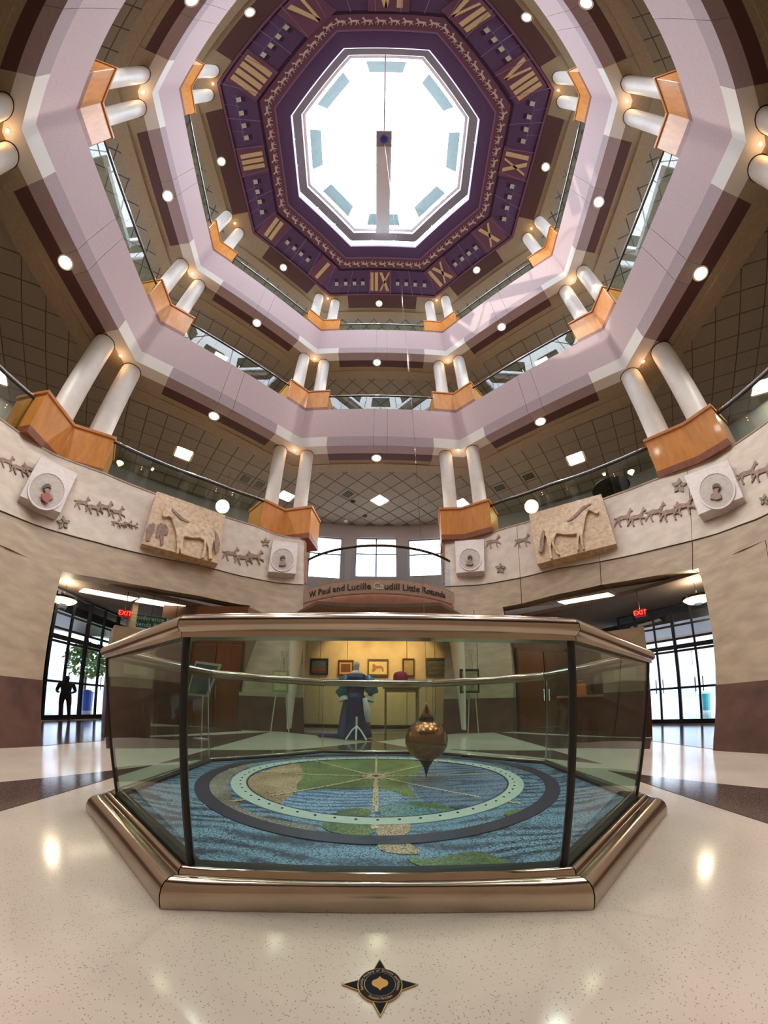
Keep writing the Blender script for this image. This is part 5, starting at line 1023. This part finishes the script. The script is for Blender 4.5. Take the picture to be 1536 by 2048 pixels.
# mosaic floor
MY, MR, ME = .24, 1.56, .878
def pm(u, v): p = atz(350 + u / 1.896, 1440 + v / 1.896, ZM); return (float(p[0]), float(p[1]))
def mosaic(name, c1, c2, cell=60, wav=None, seed=0):
    if name in MATS: return MATS[name]
    m = bpy.data.materials.new(name); m.use_nodes = True; nt = m.node_tree; N = nt.nodes; L = nt.links; B = N['Principled BSDF']; B.inputs['Roughness'].default_value = .35
    tc = N.new('ShaderNodeTexCoord'); v = N.new('ShaderNodeTexVoronoi'); v.inputs['Scale'].default_value = cell; L.new(tc.outputs['Object'], v.inputs[0])
    sc = N.new('ShaderNodeSeparateColor'); L.new(v.outputs['Color'], sc.inputs[0]); n = N.new('ShaderNodeTexNoise'); n.inputs['Scale'].default_value = 3.2; n.inputs['Detail'].default_value = 5; L.new(tc.outputs['Object'], n.inputs[0])
    a = N.new('ShaderNodeMath'); a.operation = 'MULTIPLY_ADD'; a.inputs[1].default_value = .55; L.new(sc.outputs[0], a.inputs[0]); nn = N.new('ShaderNodeMath'); nn.operation = 'MULTIPLY_ADD'; nn.inputs[1].default_value = 2.6; nn.inputs[2].default_value = -1.05; L.new(n.outputs[0], nn.inputs[0]); L.new(nn.outputs[0], a.inputs[2])
    fac = a.outputs[0]
    if wav:
        mp = N.new('ShaderNodeMapping'); L.new(tc.outputs['Object'], mp.inputs[0]); mp.inputs['Scale'].default_value = (.55, 1.3, 1); wv = N.new('ShaderNodeTexWave'); wv.wave_type = 'RINGS' if wav[2] else 'BANDS'; wv.bands_direction = 'Y' if not wav[2] else wv.bands_direction; wv.inputs['Scale'].default_value = wav[0]; wv.inputs['Distortion'].default_value = wav[1]; wv.inputs['Detail'].default_value = 1.5; wv.inputs['Detail Scale'].default_value = .8
        L.new(mp.outputs[0], wv.inputs[0]); ad = N.new('ShaderNodeMath'); ad.operation = 'MULTIPLY_ADD'; ad.inputs[1].default_value = 1.1; L.new(wv.outputs[0], ad.inputs[0]); sb = N.new('ShaderNodeMath'); sb.operation = 'SUBTRACT'; sb.inputs[1].default_value = .35; L.new(fac, sb.inputs[0]); L.new(sb.outputs[0], ad.inputs[2]); fac = ad.outputs[0]
    r = N.new('ShaderNodeMix'); r.data_type = 'RGBA'; r.clamp_factor = True; L.new(fac, r.inputs['Factor']); r.inputs['A'].default_value = (*s2l(c1), 1); r.inputs['B'].default_value = (*s2l(c2), 1)
    g = N.new('ShaderNodeMath'); g.operation = 'GREATER_THAN'; g.inputs[1].default_value = .0; v2 = N.new('ShaderNodeTexVoronoi'); v2.feature = 'DISTANCE_TO_EDGE'; v2.inputs['Scale'].default_value = cell; L.new(tc.outputs['Object'], v2.inputs[0]); g.inputs[1].default_value = .06; L.new(v2.outputs[0], g.inputs[0])
    r2 = N.new('ShaderNodeMix'); r2.data_type = 'RGBA'; L.new(g.outputs[0], r2.inputs['Factor']); r2.inputs['A'].default_value = (.03, .035, .04, 1); L.new(r.outputs['Result'], r2.inputs['B']); L.new(r2.outputs['Result'], B.inputs['Base Color'])
    MATS[name] = m; return m
ms = thing('mosaic_map', 'round mosaic map of land and blue water inside the glass case', 'mosaic', (0, 0, ZM)); 
IN8 = [(p[0] * .985, p[1] * .985) for p in GBOT]
b = MB(); b.prism(IN8, .01, ZM); obj('water_field', b, mosaic('m_water', (30, 60, 92), (128, 170, 202), 55, (2.3, 16, False)), ms)
ZI = [0]
def inlay(L_, m, z=.003, name='inlay', raw=False):
    if not raw: ZI[0] += 1; z = .0008 + .0003 * ZI[0]
    P = L_ if raw else [pm(*q) for q in L_]
    # soften the outline with in-between points
    Q = []; k = len(P)
    for i in range(k):
        p0, p1, p2, p3 = [np.array(P[(i + j - 1) % k]) for j in range(4)]
        for t_ in (0, .33, .66): Q.append(tuple(.5 * (2 * p1 + (p2 - p0) * t_ + (2 * p0 - 5 * p1 + 4 * p2 - p3) * t_ ** 2 + (3 * p1 - p0 - 3 * p2 + p3) * t_ ** 3)))
    if raw: Q = P
    me = bpy.data.meshes.new(name); k = len(Q); me.from_pydata([(p[0], p[1], ZM - .004) for p in Q] + [(p[0], p[1], ZM + z) for p in Q], [], [tuple(range(k, 2 * k))] + [(i, (i + 1) % k, k + (i + 1) % k, k + i) for i in range(k)])
    bm = bmesh.new(); bm.from_mesh(me); bmesh.ops.recalc_face_normals(bm, faces=bm.faces); bmesh.ops.triangulate(bm, faces=[f for f in bm.faces if len(f.verts) > 4]); bm.to_mesh(me); bm.free(); return link_mesh(name, me, m, ms)
mt = mosaic('m_tan', (150, 112, 80), (214, 186, 150), 60); mgn = mosaic('m_green', (50, 88, 52), (134, 160, 96), 60); mbl = mosaic('m_blue', (62, 108, 170), (150, 190, 222), 55, (3.5, 8, True)); mdk = mosaic('m_deep', (46, 60, 96), (120, 150, 184), 55, (2.4, 10, True)); mtl = mosaic('m_teal', (48, 112, 126), (120, 172, 180), 55); mgy = mosaic('m_grey', (104, 96, 84), (176, 170, 156), 60); mvi = mosaic('m_dark', (38, 36, 62), (52, 50, 82), 40)
inlay([(110, 250), (150, 205), (240, 170), (300, 165), (220, 210), (200, 260), (240, 320), (340, 370), (520, 400), (520, 425), (330, 400), (160, 330)], mgy)
inlay([(250, 255), (290, 215), (390, 178), (470, 165), (500, 200), (470, 260), (410, 310), (390, 335), (330, 335), (275, 300)], mt)
inlay([(475, 168), (560, 148), (760, 140), (890, 150), (940, 180), (880, 235), (915, 290), (870, 285), (800, 262), (700, 258), (560, 262), (460, 262), (490, 205)], mgn)
inlay([(395, 325), (470, 275), (600, 266), (810, 270), (860, 300), (780, 330), (745, 372), (600, 374), (450, 352)], mbl)
inlay([(600, 368), (640, 340), (735, 338), (725, 372)], mgn)
inlay([(900, 232), (980, 190), (1150, 170), (1280, 215), (1310, 270), (1210, 325), (1060, 335), (940, 300)], mdk)
inlay([(785, 335), (890, 312), (1040, 335), (1060, 362), (930, 378), (800, 372)], mtl)
inlay([(880, 315), (990, 318), (1060, 342), (950, 332)], mgn)
inlay([(1110, 140), (1230, 150), (1350, 180), (1440, 240), (1330, 215), (1240, 175)], mdk)
inlay([(880, 520), (980, 530), (1130, 500), (1230, 525), (1275, 556), (1080, 560), (930, 556)], mgn)
inlay([(775, 460), (870, 462), (930, 505), (860, 510), (780, 495)], mt); inlay([(775, 400), (890, 398), (870, 440), (775, 445)], mt)
inlay([(1255, 348), (1340, 342), (1320, 372), (1255, 366)], mgn); inlay([(560, 395), (740, 400), (740, 440), (600, 430)], mgn)
def ringin(r0, r1, m, name, z=.005, n=96):
    b = MB(); c = (0, MY); row = lambda r, z_: [(c[0] + r * math.cos(2 * PI * i / n), c[1] + r * ME * math.sin(2 * PI * i / n), z_) for i in range(n)]
    b.ringloft([row(r0, ZM - .004), row(r0, ZM + z), row(r1, ZM + z), row(r1, ZM - .004)]); return obj(name, b, m, ms)
ringin(MR * .925, MR, mvi, 'dark_ring', .0065); pale = mat('ring_pale', (180, 198, 188), .4, noise=(30, .08)); ringin(MR * .735, MR * .815, pale, 'pale_ring', .0065); ringin(MR * .725, MR * .735, mvi, 'ring_line', .0065)
b = MB()
for i in range(60):
    a_ = 2 * PI * i / 60; rr_ = MR * .765; b.lathe([(.009, 0), (.009, .004)], (rr_ * math.cos(a_), MY + rr_ * ME * math.sin(a_), ZM + .006), 8)
o = obj('ring_dots', b, black, ms); o['kind'] = 'stuff'
bei = mosaic('m_beige', (196, 176, 140), (226, 212, 180), 40); st = (float(atz(752, 1553, ZM)[0]), float(atz(752, 1553, ZM)[1]))
for k in range(16):
    a_ = 2 * PI * k / 16; ln = .28 if k % 2 == 0 else .17; d = np.array([math.cos(a_), math.sin(a_)]); q = np.array([-d[1], d[0]])
    P = [np.array(st) + q * .004, np.array(st) + d * ln * .3 + q * .016, np.array(st) + d * ln, np.array(st) + d * ln * .3 - q * .016, np.array(st) - q * .004][::-1]
    inlay([tuple(p) for p in P], mosaic('m_rose', (190, 160, 140), (224, 200, 184), 40), .007, 'compass_point', True)
for k in range(8):
    a_ = 2 * PI * k / 8; d = np.array([math.cos(a_), math.sin(a_)]); q = np.array([-d[1], d[0]]); r_end = 1.62; fy = ME if k in (2, 6) else (1 if k % 4 == 0 else .94); wd = .012 if k != 6 else .02
    for (ra, rb) in ((.2, MR * .72 * fy), (MR * .82 * fy, MR * .92 * fy), (MR * 1.01 * fy, r_end * fy)):
        p0, p1 = np.array(st) + d * ra, np.array(st) + d * rb; inlay([tuple(p0 + q * wd), tuple(p0 - q * wd), tuple(p1 - q * wd), tuple(p1 + q * wd)], bei, .006, 'meridian', True)
# bob
tip = atz(855, 1556, ZM + .02); yb = float(tip[1]); cb = aty(853, 1480, yb); rb = float(np.linalg.norm(aty(895.5, 1480, yb) - cb)) * .985; zt_ = float(aty(851, 1405, yb)[2]); zl = float(tip[2])
bob = thing('pendulum_bob', 'round copper bronze pendulum bob with pointed tip hanging in the glass case', 'pendulum', (float(cb[0]), yb, float(cb[2])))
bm_ = mat('bob_copper', (150, 104, 68), .22, 1, noise=(5, .15)); zc = float(cb[2]); pr = []
for i in range(25):
    a_ = -PI / 2 + PI * i / 24; r_, z_ = rb * math.cos(a_), zc + rb * .98 * math.sin(a_)
    if r_ > rb * .36: pr.append((r_, z_))
pr = [(rb * .36, pr[0][1] - rb * .03)] + pr + [(rb * .34, pr[-1][1] + rb * .01)]
b = MB(); b.lathe(pr, (cb[0], yb, 0), 40); obj('ball', b, bm_, bob, smooth=True, angle=60)
zlo = pr[0][1]; b = MB(); b.lathe([(.002, zl), (rb * .03, zl + (zlo - zl) * .2), (rb * .15, zl + (zlo - zl) * .62), (rb * .30, zl + (zlo - zl) * .9), (rb * .36, zlo)], (cb[0], yb, 0), 30); obj('tip', b, mat('bob_dark', (70, 52, 40), .3, 1), bob, smooth=True)
zhi = pr[-1][1]; b = MB(); b.lathe([(rb * .34, zhi - .002), (rb * .36, zhi + .005), (rb * .36, zhi + .02), (rb * .34, zhi + .022)], (cb[0], yb, 0), 30); obj('collar', b, bronzed, bob, smooth=True, angle=40)
b = MB(); b.lathe([(rb * .33, zhi + .022), (rb * .2, zhi + .022 + (zt_ - zhi) * .3), (rb * .07, zt_ - .03), (.004, zt_)], (cb[0], yb, 0), 30); obj('cone', b, bm_, bob, smooth=True)
b = MB(); b.tube([(cb[0], yb, zt_ - .01), tuple(pv - np.array([0, 0, .05]))], .0022, 5); obj('cable', b, steel, bob)

# ================================================================== FLOOR MEDALLION
mc = atz(760, 1978, 0); L_, R_ = atz(683, 1974, 0), atz(837, 1975, 0); half = float(abs(R_[0] - L_[0])) / 2; cy = float((atz(760, 1920, 0)[1] + atz(760, 2037, 0)[1]) / 2); hv = float(atz(760, 1920, 0)[1] - atz(760, 2037, 0)[1]) / 2; mx_ = float((L_[0] + R_[0]) / 2)
med = thing('floor_medallion', 'four pointed dark brass medallion with a gold pendulum emblem set in the floor', 'medallion', (mx_, cy, 0))
brass = mat('brass', (168, 140, 84), .35, .9, noise=(20, .1)); navy = mat('medal_navy', (20, 17, 28), .6, spec=.15); 
def flat(P, m, z, nm, z0=0):
    b = MB(); P = [(mx_ + u * half, cy + v * hv) for u, v in P]
    if sum(P[i - 1][0] * P[i][1] - P[i][0] * P[i - 1][1] for i in range(len(P))) < 0: P = P[::-1]
    b.prism(P, z0, z); return obj(nm, b, m, med)
CR = .585
for k in range(4):
    a_ = PI / 2 * k; c, s = math.cos(a_), math.sin(a_); rot = lambda u, v: (u * c - v * s, u * s + v * c)
    flat([rot(1, 0), rot(.54, .2), rot(.54, -.2)], brass, .006, 'point'); flat([rot(.93, 0), rot(.56, .155), rot(.56, -.155)], navy, .0075, 'point_inlay')
cir = lambda r, n=56: [(r * math.cos(2 * PI * i / n), r * math.sin(2 * PI * i / n)) for i in range(n)]
flat(cir(CR), brass, .008, 'rim'); flat(cir(CR * .96), mat('medal_plum', (40, 24, 28), .6, spec=.15), .0095, 'name_ring'); flat(cir(CR * .70), brass, .0105, 'inner_rim'); flat(cir(CR * .675), navy, .0115, 'centre_field')
flat([(0, .245), (.05, .17), (.12, .13), (.19, .09), (.215, .0), (.19, -.08), (.12, -.13), (.05, -.17), (0, -.245), (-.05, -.17), (-.12, -.13), (-.19, -.08), (-.215, .0), (-.19, .09), (-.12, .13), (-.05, .17)], mat('medal_gold', (186, 134, 70), .4, .5, noise=(12, .1)), .0135, 'pendulum_emblem')
def arc_text(txt, r, a0, a1, flip, size):
    for i, ch in enumerate(txt):
        if ch == ' ': continue
        a_ = math.radians(a0 + (a1 - a0) * (i + .5) / len(txt)); me = text_mesh(ch, size, .0006); o = link_mesh('letter', me, mat('medal_letter', (158, 140, 130), .5), med)
        rot_ = a_ - PI / 2 if not flip else a_ + PI / 2; o.matrix_local = Matrix.Translation((r * half * math.cos(a_), r * hv * math.sin(a_), .0102)) @ Matrix.Rotation(rot_, 4, 'Z')
arc_text('Kentucky Academy of Science and Museum', CR * .83, 205, -25, False, half * .115); arc_text('Foucault Pendulum', CR * .83, 235, 305, True, half * .115)
